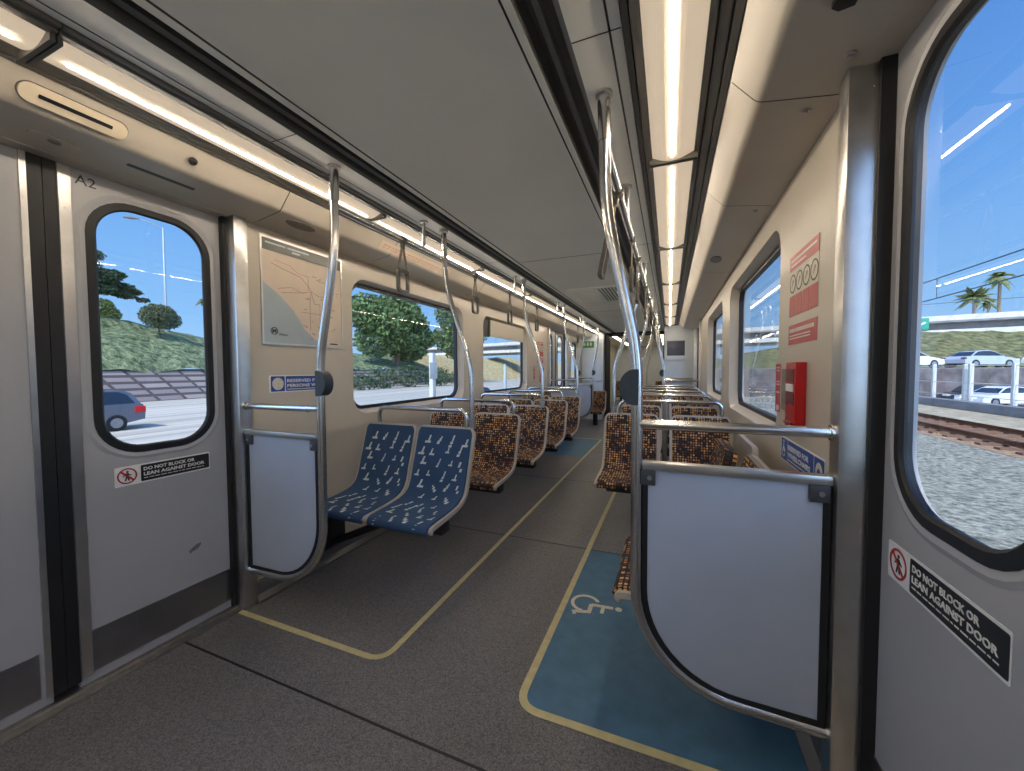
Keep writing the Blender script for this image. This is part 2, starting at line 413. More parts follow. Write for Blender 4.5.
# ------------------------------------------------------------------ doors
DO = 1.275
dn = 1
def doorway(yc, s, half=.635, glass=M_glass, posts=(True, True)):
    """two leaves either side of yc"""
    global dn
    F = W(s, DO)
    for k in (-1, 1):
        ya, yb = (yc-half, yc-.040) if k < 0 else (yc+.030, yc+half)
        wc = yc+(.312 if k > 0 else -.375)*(1 if half < .6 else 1.09); wz = 1.374; ww, wh = .428, 1.02
        hole = rrect(wc, wz, ww-.03, wh-.03, .135)
        bm = BM(); plate(bm, [(ya, .008), (yb, .008), (yb, 2.08), (ya, 2.08)], [hole], 0, -.032, F)
        ring(bm, rrect(wc, wz, ww+.055, wh+.055, .18), rrect(wc, wz, ww+.03, wh+.03, .165), .0005, .004, F)
        ring(bm, rrect(wc, wz, ww+.03, wh+.03, .165), rrect(wc, wz, ww, wh, .15), .004, .001, F)
        l0, l1 = (ya, ya+.012) if k < 0 else (yb-.012, yb)
        plate(bm, [(l0, .03), (l1, .03), (l1, 2.06), (l0, 2.06)], [], 0, .016, F)
        d = struct(bm, 'door_%d' % dn, M_door); dn += 1
        bm = BM(); ring(bm, rrect(wc, wz, ww, wh, .15), rrect(wc, wz, ww-.05, wh-.05, .128), .003, .006, F, -.02)
        ring(bm, rrect(wc, wz, ww-.05, wh-.05, .128), rrect(wc, wz, ww-.064, wh-.064, .121), .006, -.001, F)
        build(bm, 'gasket', M_black, d)
        bm = BM(); bm.faces.new([bm.verts.new(F(p, q, -.002)) for p, q in rrect(wc, wz, ww-.06, wh-.06, .12)])
        build(bm, 'pane', glass, d)
        bm = BM(); e0, e1 = (ya, yb-.03) if k < 0 else (ya+.03, yb)
        plate(bm, [(e0, .045), (e1, .045), (e1, .205), (e0, .205)], [], 0, .003, F); build(bm, 'kick_plate', M_kick, d)
        bm = BM(); q0, q1 = (yb-.018, yb-.002) if k < 0 else (ya+.002, ya+.034)
        plate(bm, [(q0, .035), (q1, .035), (q1, 2.0), (q0, 2.0)], [], 0, .006, F)
        for z in (.12, .32, .5, .68, .86, 1.04, 1.22, 1.4, 1.6, 1.8):
            c = (q0+q1)/2; plate(bm, ell(c, z, .004, .004, 8), [], .006, .0075, F)
        build(bm, 'edge_strip', M_steel, d)
        bm = BM(); r0, r1 = (yb, yb+.034) if k < 0 else (ya-.034, ya)
        plate(bm, [(r0, .03), (r1, .03), (r1, 2.05), (r0, 2.05)], [], -.03, .004, F); build(bm, 'rubber_edge', M_black, d)
    bm = BM(); plate(bm, [(yc-.04, .0), (yc+.04, .0), (yc+.04, 2.1), (yc-.04, 2.1)], [], -.05, -.04, F)
    # threshold
    a, b = sorted((X(s, 1.20), X(s, 1.33)))
    struct(bm, 'trim_%d' % (60+dn), M_black)
    bm = BM(); box(bm, a, b, yc-half, yc+half, -.002, .006); a2, b2 = sorted((X(s, 1.235), X(s, 1.25))); box(bm, a2, b2, yc-half, yc+half, .006, .018, .003)
    struct(bm, 'trim_%d' % (80+dn), M_alu)
    for k, on in zip((-1, 1), posts):
        if not on: continue
        y = yc+k*half
        ya, yb = (y-.068, y) if k < 0 else (y, y+.068)
        a, b = sorted((X(s, 1.185), X(s, 1.33)))
        bm = BM(); box(bm, a, b, ya, yb, 0, 1.962, .016)
        px = X(s, 1.24)
        for z in (.3, .78, 1.03, 1.42, 1.62, 1.9):
            yy = ya if k > 0 else yb
            cyl(bm, (px, yy-.0015, z), (px, yy+.0015, z), .0045, 8)
        struct(bm, 'trim_%d' % (100+dn*2+(k+1)//2), M_steel)
        bm = BM(); r0, r1 = (yb, yb+.014) if k < 0 else (ya-.014, ya)
        a, b = sorted((X(s, 1.245), X(s, 1.33)))
        box(bm, a, b, r0, r1, .01, 2.0); struct(bm, 'trim_%d' % (130+dn*2+(k+1)//2), M_black)
for s in (-1, 1):
    doorway(.665, s, .585)
    doorway(7.25, s)
# header strips above the doors to close the gap to the cove
for i, (s, yc) in enumerate(((-1, .62), (1, .62), (-1, 7.25), (1, 7.25))):
    bm = BM(); a, b = sorted((X(s, 1.215), X(s, 1.33))); box(bm, a, b, yc-.64, yc+.64, 1.955, 2.2); struct(bm, 'trim_%d' % (170+i), M_cove)
    bm = BM(); a, b = sorted((X(s, 1.31), X(s, 1.325))); box(bm, a, b, yc-.02, yc+.02, 0, 2.2); struct(bm, 'trim_%d' % (180+i), M_black)

# ------------------------------------------------------------------ windscreens, poles, bars
def pole_path(s, y, lowo=.678, zb=1.25, zt=1.70): return [(X(s, .572), y, 2.085), (X(s, .578), y, zt), (X(s, lowo), y, zb)]
def door_screen(s, y, where, facing=1):
    # curved stanchion
    t = thing('stanchion_pole', 'curved steel stanchion pole with dark half-round pad, '+where, 'grab pole', (X(s, .68), y, 0))
    p = [(X(s, .572), y, 2.085), (X(s, .580), y, 1.71), (X(s, .680), y, 1.25)]
    path = fillet(p+[(X(s, .682), y, .50)], .10, 6)
    for k in range(1, 13):
        a = PI/2*k/12; path.append(Vector((X(s, .982-.30*math.cos(a)), y, .50-.30*math.sin(a))))
    path.append(Vector((X(s, 1.185), y, .192)))
    bm = BM(); tube(bm, path, .0185, 16); build(bm, 'tube', M_tube, t)
    bm = BM(); cyl(bm, (X(s, .572), y, 2.072), (X(s, .572), y, 2.082), .027, 20); build(bm, 'ceiling_flange', M_steel, t)
    bm = BM(); cyl(bm, (X(s, .5757), y, 1.93), (X(s, .572), y, 2.06), .0205, 16); build(bm, 'joint_sleeve', M_tube, t)
    bm = BM(); cyl(bm, (X(s, .681), y, .98), (X(s, .681), y, .972), .0198, 16); build(bm, 'joint_sleeve', M_tube, t)
    # D-shaped pad bulging toward the aisle
    bm = BM(); Fp = lambda a, b, d: (X(s, .686-a), y+d, 1.145+b)
    lp = [(0, -.057)]+[(.010+.049*math.cos(math.radians(q)), .057*math.sin(math.radians(q))) for q in range(-80, 81, 10)]+[(0, .057)]
    plate(bm, lp, [], -.024, .024, Fp); bmesh.ops.bevel(bm, geom=[e for e in bm.edges if e.calc_face_angle(0) > .8], offset=.006, segments=2, affect='EDGES')
    build(bm, 'bumper_pad', M_pad, t)
    # panel
    q = thing('windscreen_panel', 'grey draught screen panel with steel top rail, '+where, 'screen panel', (X(s, .95), y, .2))
    ctr = (.982, .50); R = .272
    lp = [(1.165, .885), (.716, .885), (.716, .50)]+[(.982-(.982-.716)*math.cos(PI/2*k/12), .50-R*math.sin(PI/2*k/12)) for k in range(1, 13)]+[(1.165, .224)]
    Fp = lambda a, b, d: (X(s, a), y+d, b)
    bm = BM(); plate(bm, lp, [], -.006, .006, Fp); build(bm, 'panel', M_panel, q)
    li = lp; lo = [(1.182, .897), (.700, .897), (.700, .50)]+[(.982-.282*math.cos(PI/2*k/12), .50-.288*math.sin(PI/2*k/12)) for k in range(1, 13)]+[(1.182, .208)]
    bm = BM(); ring(bm, lo, li, -.011, -.009, Fp, .011); build(bm, 'edge_trim', M_black, q)
    bm = BM(); a, b = sorted((X(s, .698), X(s, 1.185))); box(bm, a, b, y-.019, y+.019, .886, .912, .007); build(bm, 'top_rail', M_steel, q)
    for o0, o1 in ((.695, .738), (1.132, 1.178)):
        bm = BM(); a, b = sorted((X(s, o0), X(s, o1))); box(bm, a, b, y-.017, y+.012, .838, .886, .004)
        c = X(s, (o0+o1)/2+.004)
        build(bm, 'bracket', M_dsteel, q)
        bm = BM(); cyl(bm, (c, y-.0215, .862), (c, y-.016, .862), .007, 12); build(bm, 'bolt', M_steel, q)
    # bar
    bm = BM(); tube(bm, [(X(s, .69), y, 1.028), (X(s, 1.19), y, 1.028)], .0155, 16)
    cyl(bm, (X(s, .755), y, 1.028), (X(s, .762), y, 1.028), .0172, 16); cyl(bm, (X(s, 1.178), y, 1.028), (X(s, 1.19), y, 1.028), .022, 16)
    tag(build(bm, 'grab_bar', M_tube), 'horizontal steel grab bar above the grey screen, '+where, 'grab bar')
door_screen(-1, 1.285, 'beside the left door with the dark seam')
door_screen(1, 1.285, 'at right beside the near right door window')
door_screen(-1, 6.545, 'before the far left doorway')
door_screen(-1, 7.955, 'past the far left doorway')
door_screen(1, 6.545, 'before the far right doorway')
door_screen(1, 7.955, 'past the far right doorway')

def seat_pole(s, y, lab):
    t = thing('seat_pole', lab, 'grab pole', (X(s, .36), y, .84), 0, None)
    path = fillet([(X(s, .545), y, 2.082), (X(s, .532), y, 1.73), (X(s, .358), y, 1.22), (X(s, .356), y, .84)], .10, 6)
    bm = BM(); tube(bm, path, .016, 14); build(bm, 'tube', M_tube, t)
    bm = BM(); cyl(bm, (X(s, .545), y, 2.062), (X(s, .545), y, 2.082), .028, 18); build(bm, 'ceiling_flange', M_steel, t)
    bm = BM(); cyl(bm, (X(s, .356), y, .84), (X(s, .356), y, .90), .021, 14); build(bm, 'foot_clamp', M_steel, t)
for y, w in ((2.115, 'behind the blue aisle seat'), (3.55, 'behind the third left seat row'), (5.08, 'behind the fifth left seat row')):
    seat_pole(-1, y, 'bent steel pole rising to the ceiling %s' % w)
for y, w in ((3.22, 'first'), (4.72, 'third'), (6.2, 'last')):
    seat_pole(1, y, 'bent steel pole rising to the ceiling from the %s right seat row' % w)

# overhead rails + straps
for s, nm in ((-1, 'left'), (1, 'right')):
    t = thing('overhead_rail', 'long steel overhead rail carrying the hand straps on the %s side' % nm, 'hand rail', (X(s, .578), 3.9, 1.89), 0)
    bm = BM(); tube(bm, [(X(s, .578), 1.272, 1.91), (X(s, .578), 6.56, 1.91)], .015, 14); build(bm, 'tube', M_tube, t)
    for y in (1.95, 3.4, 4.9, 6.3):
        bm = BM(); cyl(bm, (X(s, .578), y, 1.92), (X(s, .578), y, 2.082), .010, 10); cyl(bm, (X(s, .578), y, 2.07), (X(s, .578), y, 2.083), .024, 14); build(bm, 'hanger', M_steel, t)
def strap_proto():
    t = thing('hand_strap', 'x', 'hand strap', (0, 0, 0), 0, None)
    bm = BM(); cyl(bm, (0, -.016, 0), (0, .016, 0), .020, 16); box(bm, -.006, .006, -.012, .012, -.05, -.012, .003); build(bm, 'clamp', M_strapp, t, local=True)
    bm = BM()
    for k in (-1, 1):
        a = Vector((0, k*.006, -.045)); b = Vector((0, k*.040, -.165))
        tube(bm, [a, b], .010, 8, flat=.25)
    build(bm, 'webbing', M_strap, t, local=True)
    bm = BM(); lo = rrect(0, -.222, .094, .125, .022, 5); li = rrect(0, -.222, .064, .095, .012, 5)
    Fs = lambda a, b, d: (d, a, b)
    ring(bm, lo, li, .008, .008, Fs, -.008); cyl(bm, (0, -.042, -.166), (0, .042, -.166), .010, 10); build(bm, 'handle', M_strapp, t, local=True)
    return t
sp = strap_proto(); first = True
names_l = ['nearest, in front of the first left window', 'past the bent pole at the first window edge', 'in front of the second left window', 'beside the second left pole', 'beyond the second left window', 'last before the far left doorway']
for i, y in enumerate((1.75, 2.60, 3.28, 4.05, 5.35, 6.1)):
    o = sp if first else dup(sp, (0, 0, 0)); first = False
    o.location = (X(-1, .578), y, 1.91); o['label'] = 'hanging strap on the left overhead rail, '+names_l[i]
ords = ['first', 'second', 'third', 'fourth', 'fifth', 'sixth', 'seventh']
for i, y in enumerate((1.62, 2.22, 2.62, 3.5, 4.1, 5.1, 5.8)):
    o = dup(sp, (X(1, .578), y, 1.91))
    if i == 0: o.rotation_euler.y = .20; o.scale.z = 1.2
    o['label'] = 'hanging strap on the right overhead rail, %s from the near pole' % ords[i]

# ------------------------------------------------------------------ seats
def catmull(P, n=5):
    P = [Vector((p[0], p[1], 0)) for p in P]; Q = [P[0]*2-P[1]]+P+[P[-1]*2-P[-2]]; out = []
    for i in range(1, len(Q)-2):
        for k in range(n):
            t = k/n; a, b, c, d = Q[i-1:i+3]
            out.append(.5*((2*b)+(c-a)*t+(2*a-5*b+4*c-d)*t*t+(3*b-a-3*c+d)*t**3))
    out.append(P[-1]); return [(p.x, p.y) for p in out]
class Surf:
    def __init__(self, prof, w, r0, r1, dish=.012):
        self.p = [Vector(q) for q in prof]; self.s = [0]
        for a, b in zip(self.p, self.p[1:]): self.s.append(self.s[-1]+(b-a).length)
        self.L = self.s[-1]; self.w = w; self.r0 = r0; self.r1 = r1; self.dish = dish
    def at(self, v):
        v = max(0, min(self.L, v))
        for i in range(len(self.s)-1):
            if v <= self.s[i+1]: break
        t = (v-self.s[i])/(self.s[i+1]-self.s[i]); a, b = self.p[i], self.p[i+1]
        tan = (self.p[min(i+2, len(self.p)-1)]-self.p[max(i-1, 0)]).normalized()
        return a.lerp(b, t), Vector((tan.y*-1, tan.x))       # point (y,z), normal
    def hw(self, v, ins):
        h = self.w/2
        for d, r in ((v, self.r0), (self.L-v, self.r1)):
            if d < r: h = min(h, self.w/2-(r-math.sqrt(max(0, r*r-(r-d)**2))))
        return h-ins
    def P(self, x, v, off):
        p, n = self.at(v); k = 1-(2*x/self.w)**2
        o = off-self.dish*k*min(1, 4*v/self.L)*min(1, 5*(self.L-v)/self.L)
        return Vector((x, p.x+n.x*o, p.y+n.y*o))
    def slab(self, bm, ins, t0, t1, nu=8, nv=44, uvl=None, mi=0, round_e=0):
        v0, v1 = ins, self.L-ins
        vs = [v0+(v1-v0)*k/nv for k in range(nv+1)]
        # denser at the ends
        vs = sorted(set([v0, v0+.004, v0+.012, v0+.025, v1-.025, v1-.012, v1-.004, v1]+vs))
        def g(off, shr=0):
            return [[bm.verts.new(self.P((2*k/nu-1)*(self.hw(min(max(v, ins), self.L-ins), ins)-shr), v, off)) for k in range(nu+1)] for v in vs]
        A = g(t1, round_e); B = g(t0)
        n = len(vs)
        def quad(q, uvs=None):
            f = bm.faces.new(q); f.material_index = mi
            if uvl and uvs:
                for l, u in zip(f.loops, uvs): l[uvl].uv = u
        for i in range(n-1):
            for k in range(nu):
                U = lambda ii, kk: ((2*kk/nu-1)*self.hw(vs[ii], ins)+10, vs[ii]+10)
                quad((A[i][k], A[i][k+1], A[i+1][k+1], A[i+1][k]), (U(i, k), U(i, k+1), U(i+1, k+1), U(i+1, k)))
                quad((B[i][k], B[i+1][k], B[i+1][k+1], B[i][k+1]), ((0, 0),)*4)
        for i in range(n-1):
            for k, sgn in ((0, 1), (nu, -1)):
                q = (A[i][k], A[i+1][k], B[i+1][k], B[i][k]); U0 = ((2*k/nu-1)*self.w/2+10, vs[i]+10); U1 = (U0[0], vs[i+1]+10)
                quad(q, (U0, U1, (U1[0]+.03, U1[1]), (U0[0]+.03, U0[1])))
        for i in (0, n-1):
            for k in range(nu):
                U0 = ((2*k/nu-1)*self.w/2+10, vs[i]+10); U1 = ((2*(k+1)/nu-1)*self.w/2+10, vs[i]+10)
                quad((A[i][k], A[i][k+1], B[i][k+1], B[i][k]), (U0, U1, (U1[0], U1[1]+.03), (U0[0], U0[1]+.03)))
SEATP = catmull([(-.452, .385), (-.472, .402), (-.466, .424), (-.43, .430), (-.30, .438), (-.19, .452), (-.13, .482), (-.098, .535), (-.072, .62), (-.030, .75), (.004, .860)])
def make_seat(fabric, label, w=.41, glyphs=False):
    t = thing('seat', label, 'seat')
    sf = Surf(SEATP, w, .012, .055)
    bm = BM(); sf.slab(bm, 0, -.022, .0, 8, 44); build(bm, 'shell', M_shell, t, local=True, smooth=50)
    bm = BM(); uvl = bm.loops.layers.uv.new('UVMap'); sf.slab(bm, .016, -.002, .010, 8, 44, uvl, round_e=.003)
    if glyphs:
        rnd = random.Random(3); rows = 10; cols = 4
        for r in range(rows):
            for c in range(cols):
                v = .035+(sf.L-.09)*(r+.5+rnd.uniform(-.2, .2))/rows; x = w*.86*((c+.5+(.25 if r % 2 else -.2)+rnd.uniform(-.15, .15))/cols-.5)
                if abs(x) > w/2-.045: continue
                hh = rnd.uniform(1.0, 1.75); fl = rnd.choice((-1, 1))
                shapes = rnd.choice([[(-.003, -.026, .008, .012), (.004, -.010, .007, .020)], [(-.007, -.018, .010, .009), (-.002, -.006, .008, .009), (.003, .004, .005, .022)],
                                     [(-.010, -.012, .020, .008), (.0, -.006, .006, .024)], [(.0, -.020, .010, .014), (-.006, -.008, .008, .014), (-.010, .004, .005, .010)]])
                for (a, b, ww, h2) in shapes:
                    a *= fl; x0, x1 = sorted((x+a*hh*1.25, x+(a+fl*ww)*hh*1.25)); y0, y1 = v+b*hh, v+(b+h2)*hh
                    sk = .3*(y1-y0)
                    q = [bm.verts.new(sf.P(px, max(.02, min(sf.L-.02, py)), .0108)) for px, py in ((x0, y0), (x1, y0), (x1+sk, y1), (x0+sk, y1))]
                    f = bm.faces.new(q); f.material_index = 1
    build(bm, 'upholstery', [fabric, M_glyph], t, local=True, smooth=50, normals=True)
    bm = BM()
    for k in (-1, 1): box(bm, k*.12-.02, k*.12+.02, -.40, -.06, .372, .412, .004)
    build(bm, 'pan_support', M_under, t, local=True)
    return t
blue = make_seat(M_bluefab, 'blue glyph patterned seat beside the aisle, front of the left rows', glyphs=True)
blue.location = (-1.275, 2.04, 0)
dup(blue, (-1.69, 2.04, 0), label='blue glyph patterned seat beside the first left window')
brown = make_seat(M_brown, 'x')
LR = [2.80, 3.56, 4.30, 5.00]; RR = [3.14, 3.90, 4.65, 5.40, 6.12]
rowl = ['second', 'third', 'fourth', 'fifth']; rowr = ['first', 'second', 'third', 'fourth', 'last']
frst = True
for i, y in enumerate(LR):
    for x, w in ((-1.275, 'aisle'), (-1.69, 'window')):
        o = brown if frst else dup(brown, (0, 0, 0)); frst = False
        o.location = (x, y, 0); o['label'] = 'brown dotted %s seat in the %s left row' % (w, rowl[i]); o['group'] = 'brown seats in rows'
for i, y in enumerate(RR):
    for x, w in ((-.272, 'aisle'), (.212, 'window')):
        dup(brown, (x, y, 0), label='brown dotted %s seat in the %s right row' % (w, rowr[i]))
dup(brown, (.302, 1.60, 0), rz=-PI/2, label='brown dotted side facing seat with pan down behind the right grey screen').scale = (1.2, 1, 1)
dup(brown, (-1.885, 5.62, 0), rz=PI/2, label='brown dotted side facing seat beyond the left rows, nearer one')
dup(brown, (-1.885, 6.12, 0), rz=PI/2, label='brown dotted side facing seat beside the far left screen')
dup(brown, (-1.485, 8.66, -.12), label='brown patterned single seat before the white partition by the gangway')
# folded side seat
t = thing('folding_seat', 'brown dotted folding seat tipped up against the right wall under the window', 'seat', (.335, 2.14, 0), -PI/2)
sf = Surf(catmull([(-.06, .44), (-.04, .60), (-.01, .74), (.004, .86)]), .44, .03, .055)
bm = BM(); sf.slab(bm, 0, -.022, 0, 8, 20); build(bm, 'shell', M_shell, t, local=True, smooth=50)
sf2 = Surf(catmull([(-.12, .42), (-.115, .60), (-.09, .74), (-.07, .83)]), .43, .03, .05)
bm = BM(); uvl = bm.loops.layers.uv.new('UVMap'); sf2.slab(bm, 0, -.02, .03, 8, 24, uvl, round_e=.012); build(bm, 'upholstery', M_brown, t, local=True, smooth=50)
# under frames
def under(s, y, x0, x1, lab):
    t = thing('seat_support', lab, 'seat frame', (X(s, 1.1), y-.25, .05))
    bm = BM(); a, b = sorted((X(s, 1.21), x0)); box(bm, a, b, y-.30, y-.22, .315, .372, .006)
    build(bm, 'cross_beam', M_under, t)
    bm = BM(); tube(bm, [(X(s, .72), y-.26, .33), (X(s, 1.19), y-.26, .12)], .022, 8); tube(bm, [(X(s, .66), y-.34, .36), (X(s, .86), y-.26, .30)], .014, 8); build(bm, 'strut', M_under, t)
    bm = BM(); a, b = sorted((X(s, 1.165), X(s, 1.215))); box(bm, a, b, y-.36, y-.16, .10, .40, .006); build(bm, 'wall_plate', M_under, t)
under(-1, 2.04, -1.12, 0, 'black cantilever seat support under the two blue seats')
for i, y in enumerate(LR): under(-1, y, -1.12, 0, 'black cantilever seat support under the %s left row' % rowl[i])
for i, y in enumerate(RR): under(1, y, -.42, 0, 'black cantilever seat support under the %s right row' % rowr[i])
def under_side(s, y, lab):
    bm = BM(); a, b = sorted((X(s, 1.21), X(s, .80))); box(bm, a, b, y-.12, y-.04, .32, .372, .006); a, b = sorted((X(s, 1.215), X(s, 1.16))); box(bm, a, b, y-.2, y+.2, .1, .42, .006)
    tag(build(bm, 'seat_support', M_under), lab, 'seat frame')
under_side(1, 1.66, 'black wall bracket under the side facing seat behind the right screen')
under_side(-1, 5.66, 'black wall bracket under the nearer side facing seat on the left')
under_side(-1, 6.16, 'black wall bracket under the side facing seat by the far left screen')
bm = BM(); box(bm, X(1, 1.215), X(1, 1.10), 2.0, 2.28, .42, .70, .006); tag(build(bm, 'seat_support', M_under), 'black wall bracket behind the tipped up folding seat', 'seat frame')
bm = BM(); cyl(bm, (-1.485, 8.44, 0), (-1.485, 8.44, .255), .05, 14); tag(build(bm, 'seat_pedestal', M_under), 'black pedestal under the single seat by the gangway', 'seat frame')

# seat grab bars
def seat_bar(xa, xb, y, lab, post=None):
    t = thing('seat_grab_bar', lab, 'grab bar', ((xa+xb)/2, y, .85))
    bm = BM(); tube(bm, fillet([(xa, y, .845), (xa+(.0), y, .957), (xb, y, .957), (xb, y, .845)], .07, 6), .0145, 12); build(bm, 'tube', M_tube, t)
    if post is not None:
        bm = BM(); cyl(bm, (post, y+.005, .50), (post, y+.005, .945), .019, 14); cyl(bm, (post, y+.005, .925), (post, y+.005, .95), .023, 14); build(bm, 'centre_post', M_tube, t)
for i, y in enumerate([2.04]+LR): seat_bar(-1.80, -1.135, y+.016, 'steel grab bar over the backs of the %s left row' % (['first']+rowl)[i])
for i, y in enumerate(RR): seat_bar(-.36, .355, y+.016, 'steel grab bar over the backs of the %s right row' % rowr[i], -.028)

# ------------------------------------------------------------------ floor markings
def strip(bm, pts, w, z0, z1):
    P = [Vector((p[0], p[1])) for p in pts]; L_, R_ = [], []
    for i, p in enumerate(P):
        t = (P[min(i+1, len(P)-1)]-P[max(0, i-1)]).normalized(); n = Vector((-t.y, t.x))*w/2
        L_.append(p+n); R_.append(p-n)
    for i in range(len(P)-1):
        q = [L_[i], R_[i], R_[i+1], L_[i+1]]
        a = [bm.verts.new((*v, z0)) for v in q]; b = [bm.verts.new((*v, z1)) for v in q]
        bm.faces.new(b)
        for k in range(4): bm.faces.new((a[k], a[(k+1) % 4], b[(k+1) % 4], b[k]))
f2 = lambda pts, r: [(p.x, p.y) for p in fillet([(a, b, 0) for a, b in pts], r, 8)]
bm = BM(); strip(bm, f2([(-1.985, 1.232), (-1.088, 1.232), (-1.075, 6.72), (-1.985, 6.72)], .085), .027, .0002, .0016)
tag(build(bm, 'floor_line', M_yel), 'yellow floor line with rounded corner around the left seat rows', 'floor line')
bm = BM(); strip(bm, f2([(.40, 1.245), (-.492, 1.240), (-.478, 6.3), (.40, 6.3)], .085), .030, .0016, .0030)
tag(build(bm, 'floor_line', M_yel), 'yellow floor line around the right seats and blue wheelchair bay', 'floor line')
bm = BM(); Fz = lambda a, b, d: (a, b, d)
plate(bm, [(.43, 1.25), (.43, 2.540), (-.482, 2.540), (-.485, 1.31), (-.45, 1.255)], [], .0002, .0014, Fz)
tag(build(bm, 'wheelchair_bay', M_blue), 'blue wheelchair bay on the floor behind the right grey screen', 'floor marking')
bm = BM(); plate(bm, [(-1.98, 5.28), (-1.09, 5.28), (-1.085, 6.70), (-1.98, 6.70)], [], .0002, .0012, Fz)
tag(build(bm, 'wheelchair_bay', M_blue), 'blue floor bay at the far end of the left rows', 'floor marking')
# wheelchair symbol: up = +X, right = -Y
bm = BM()
U = lambda a, b, z=.0026: (-.455+b, 1.935-a, z)      # a right, b up
def poly(pts): 
    plate(bm, pts, [], .0015, .0027, lambda a, b, d: U(a, b, d))
def arc(cx, cy, r, a0, a1, w, n=20):
    o = [(cx+(r+w/2)*math.cos(math.radians(a0+(a1-a0)*k/n)), cy+(r+w/2)*math.sin(math.radians(a0+(a1-a0)*k/n))) for k in range(n+1)]
    i = [(cx+(r-w/2)*math.cos(math.radians(a0+(a1-a0)*k/n)), cy+(r-w/2)*math.sin(math.radians(a0+(a1-a0)*k/n))) for k in range(n+1)]
    for k in range(n): poly([o[k], o[k+1], i[k+1], i[k]])
def bar(a, b, w):
    a, b = Vector(a), Vector(b); t = (b-a).normalized(); n = Vector((-t.y, t.x))*w/2
    poly([tuple(a+n), tuple(b+n), tuple(b-n), tuple(a-n)])
poly(ell(-.010, .232, .017, .017, 16))
bar((-.010, .205), (-.002, .098), .021); bar((-.004, .158), (.052, .158), .017); bar((-.004, .098), (.062, .098), .021); bar((.060, .106), (.082, .026), .021); bar((.074, .022), (.104, .034), .017)
arc(-.004, .068, .066, 118, 355, .017)
tag(build(bm, 'wheelchair_symbol', M_iconw), 'cream wheelchair symbol painted on the blue bay', 'floor symbol')

# ------------------------------------------------------------------ signs on doors and walls
def side_reader(s, o, ya, zb):
    """reader frame on a side wall. left wall: reader's right = +Y ; right wall: reader's right = -Y"""
    k = 1 if s < 0 else -1
    return lambda a, b, d=0: (X(s, o-d), ya+k*a, zb+b)
def rect(a0, a1, b0, b1): return [(a0, b0), (a1, b0), (a1, b1), (a0, b1)]
def warning(s, ya, zb, w, h, lab):
    F = side_reader(s, DO, ya, zb)
    t = thing('warning_sticker', lab, 'sticker', F(w/2, 0, 0))
    bm = BM(); plate(bm, rrect(w/2, h/2, w, h, .004, 3), [], .0004, .0016, F); build(bm, 'backing', M_white, t)
    iw = h*.98
    bm = BM(); plate(bm, rrect(iw+(w-iw)/2+.001, h/2, w-iw-.008, h-.012, .004, 3), [], .0016, .0022, F); build(bm, 'black_field', M_pblack, t)
    bm = BM(); c = (iw/2, h/2); R = h*.40
    ring(bm, ell(*c, R, R, 32), ell(*c, R*.84, R*.84, 32), .0024, .0024, F, .0016)
    q = R*.66; n = R*.075
    plate(bm, [(c[0]-q-n, c[1]+q-n), (c[0]-q+n, c[1]+q+n), (c[0]+q+n, c[1]-q+n), (c[0]+q-n, c[1]-q-n)], [], .0021, .0026, F)
    build(bm, 'prohibition_ring', M_red, t)
    bm = BM()
    for pts in (ell(c[0]+.001, c[1]+R*.52, R*.13, R*.13, 12), rect(c[0]-R*.16, c[0]+R*.16, c[1]-R*.12, c[1]+R*.36), [(c[0]-R*.14, c[1]-R*.12), (c[0]+R*.14, c[1]-R*.12), (c[0]+R*.26, c[1]-R*.62), (c[0]+R*.10, c[1]-R*.62), (c[0], c[1]-R*.25), (c[0]-R*.12, c[1]-R*.62), (c[0]-R*.28, c[1]-R*.62)], [(c[0]+R*.1, c[1]+R*.3), (c[0]+R*.46, c[1]+R*.05), (c[0]+R*.40, c[1]-R*.04), (c[0]+R*.1, c[1]+R*.12)], [(c[0]-R*.1, c[1]+R*.3), (c[0]-R*.1, c[1]+R*.12), (c[0]-R*.40, c[1]-R*.08), (c[0]-R*.46, c[1]+R*.02)]):
        plate(bm, pts, [], .0016, .0020, F)
    build(bm, 'figure_icon', M_ink, t)
    x0 = iw+.014; tw = w-iw-.030
    lettering('DO NOT BLOCK OR', h*.24, lambda a, b, d: F(x0+a, h*.63+b, .0022+d), M_letter, t, tw*.80, .0006)
    lettering('LEAN AGAINST DOOR', h*.24, lambda a, b, d: F(x0+a, h*.36+b, .0022+d), M_letter, t, tw*.97, .0006)
    bm = BM(); rnd = random.Random(5); a = x0
    while a < w-.025:
        l = rnd.uniform(.006, .02); plate(bm, rect(a, min(a+l, w-.018), h*.215, h*.25), [], .0022, .0026, F); a += l+.004
    build(bm, 'small_print', M_letter, t)
warning(-1, .815, .735, .345, .080, 'black and white do not block sticker on the left door below its window')
warning(1, 1.200, .700, .365, .088, 'black and white do not block sticker on the near right door')
t = thing('door_number', 'small black A2 lettering at the top of the left door', 'lettering', (X(-1, DO), .78, 1.89))
F = side_reader(-1, DO, .742, 1.902); lettering('A2', .050, F, M_ink, t, .058)
# scuff marks on the left door
bm = BM(); F = side_reader(-1, DO, 0, 0)
rnd = random.Random(11); plate(bm, [(1.085+.034*math.cos(k/10*2*PI)*rnd.uniform(.6, 1), .375+.40*.034*math.cos(k/10*2*PI)+.014*math.sin(k/10*2*PI)*rnd.uniform(.6, 1)) for k in range(10)], [], .0002, .0006, F)
tag(build(bm, 'scuff_mark', mat('scuff', srgb(112, 110, 112), .6, noise=(60, .2))), 'dark scuff smudge low on the left door', 'scuff mark')

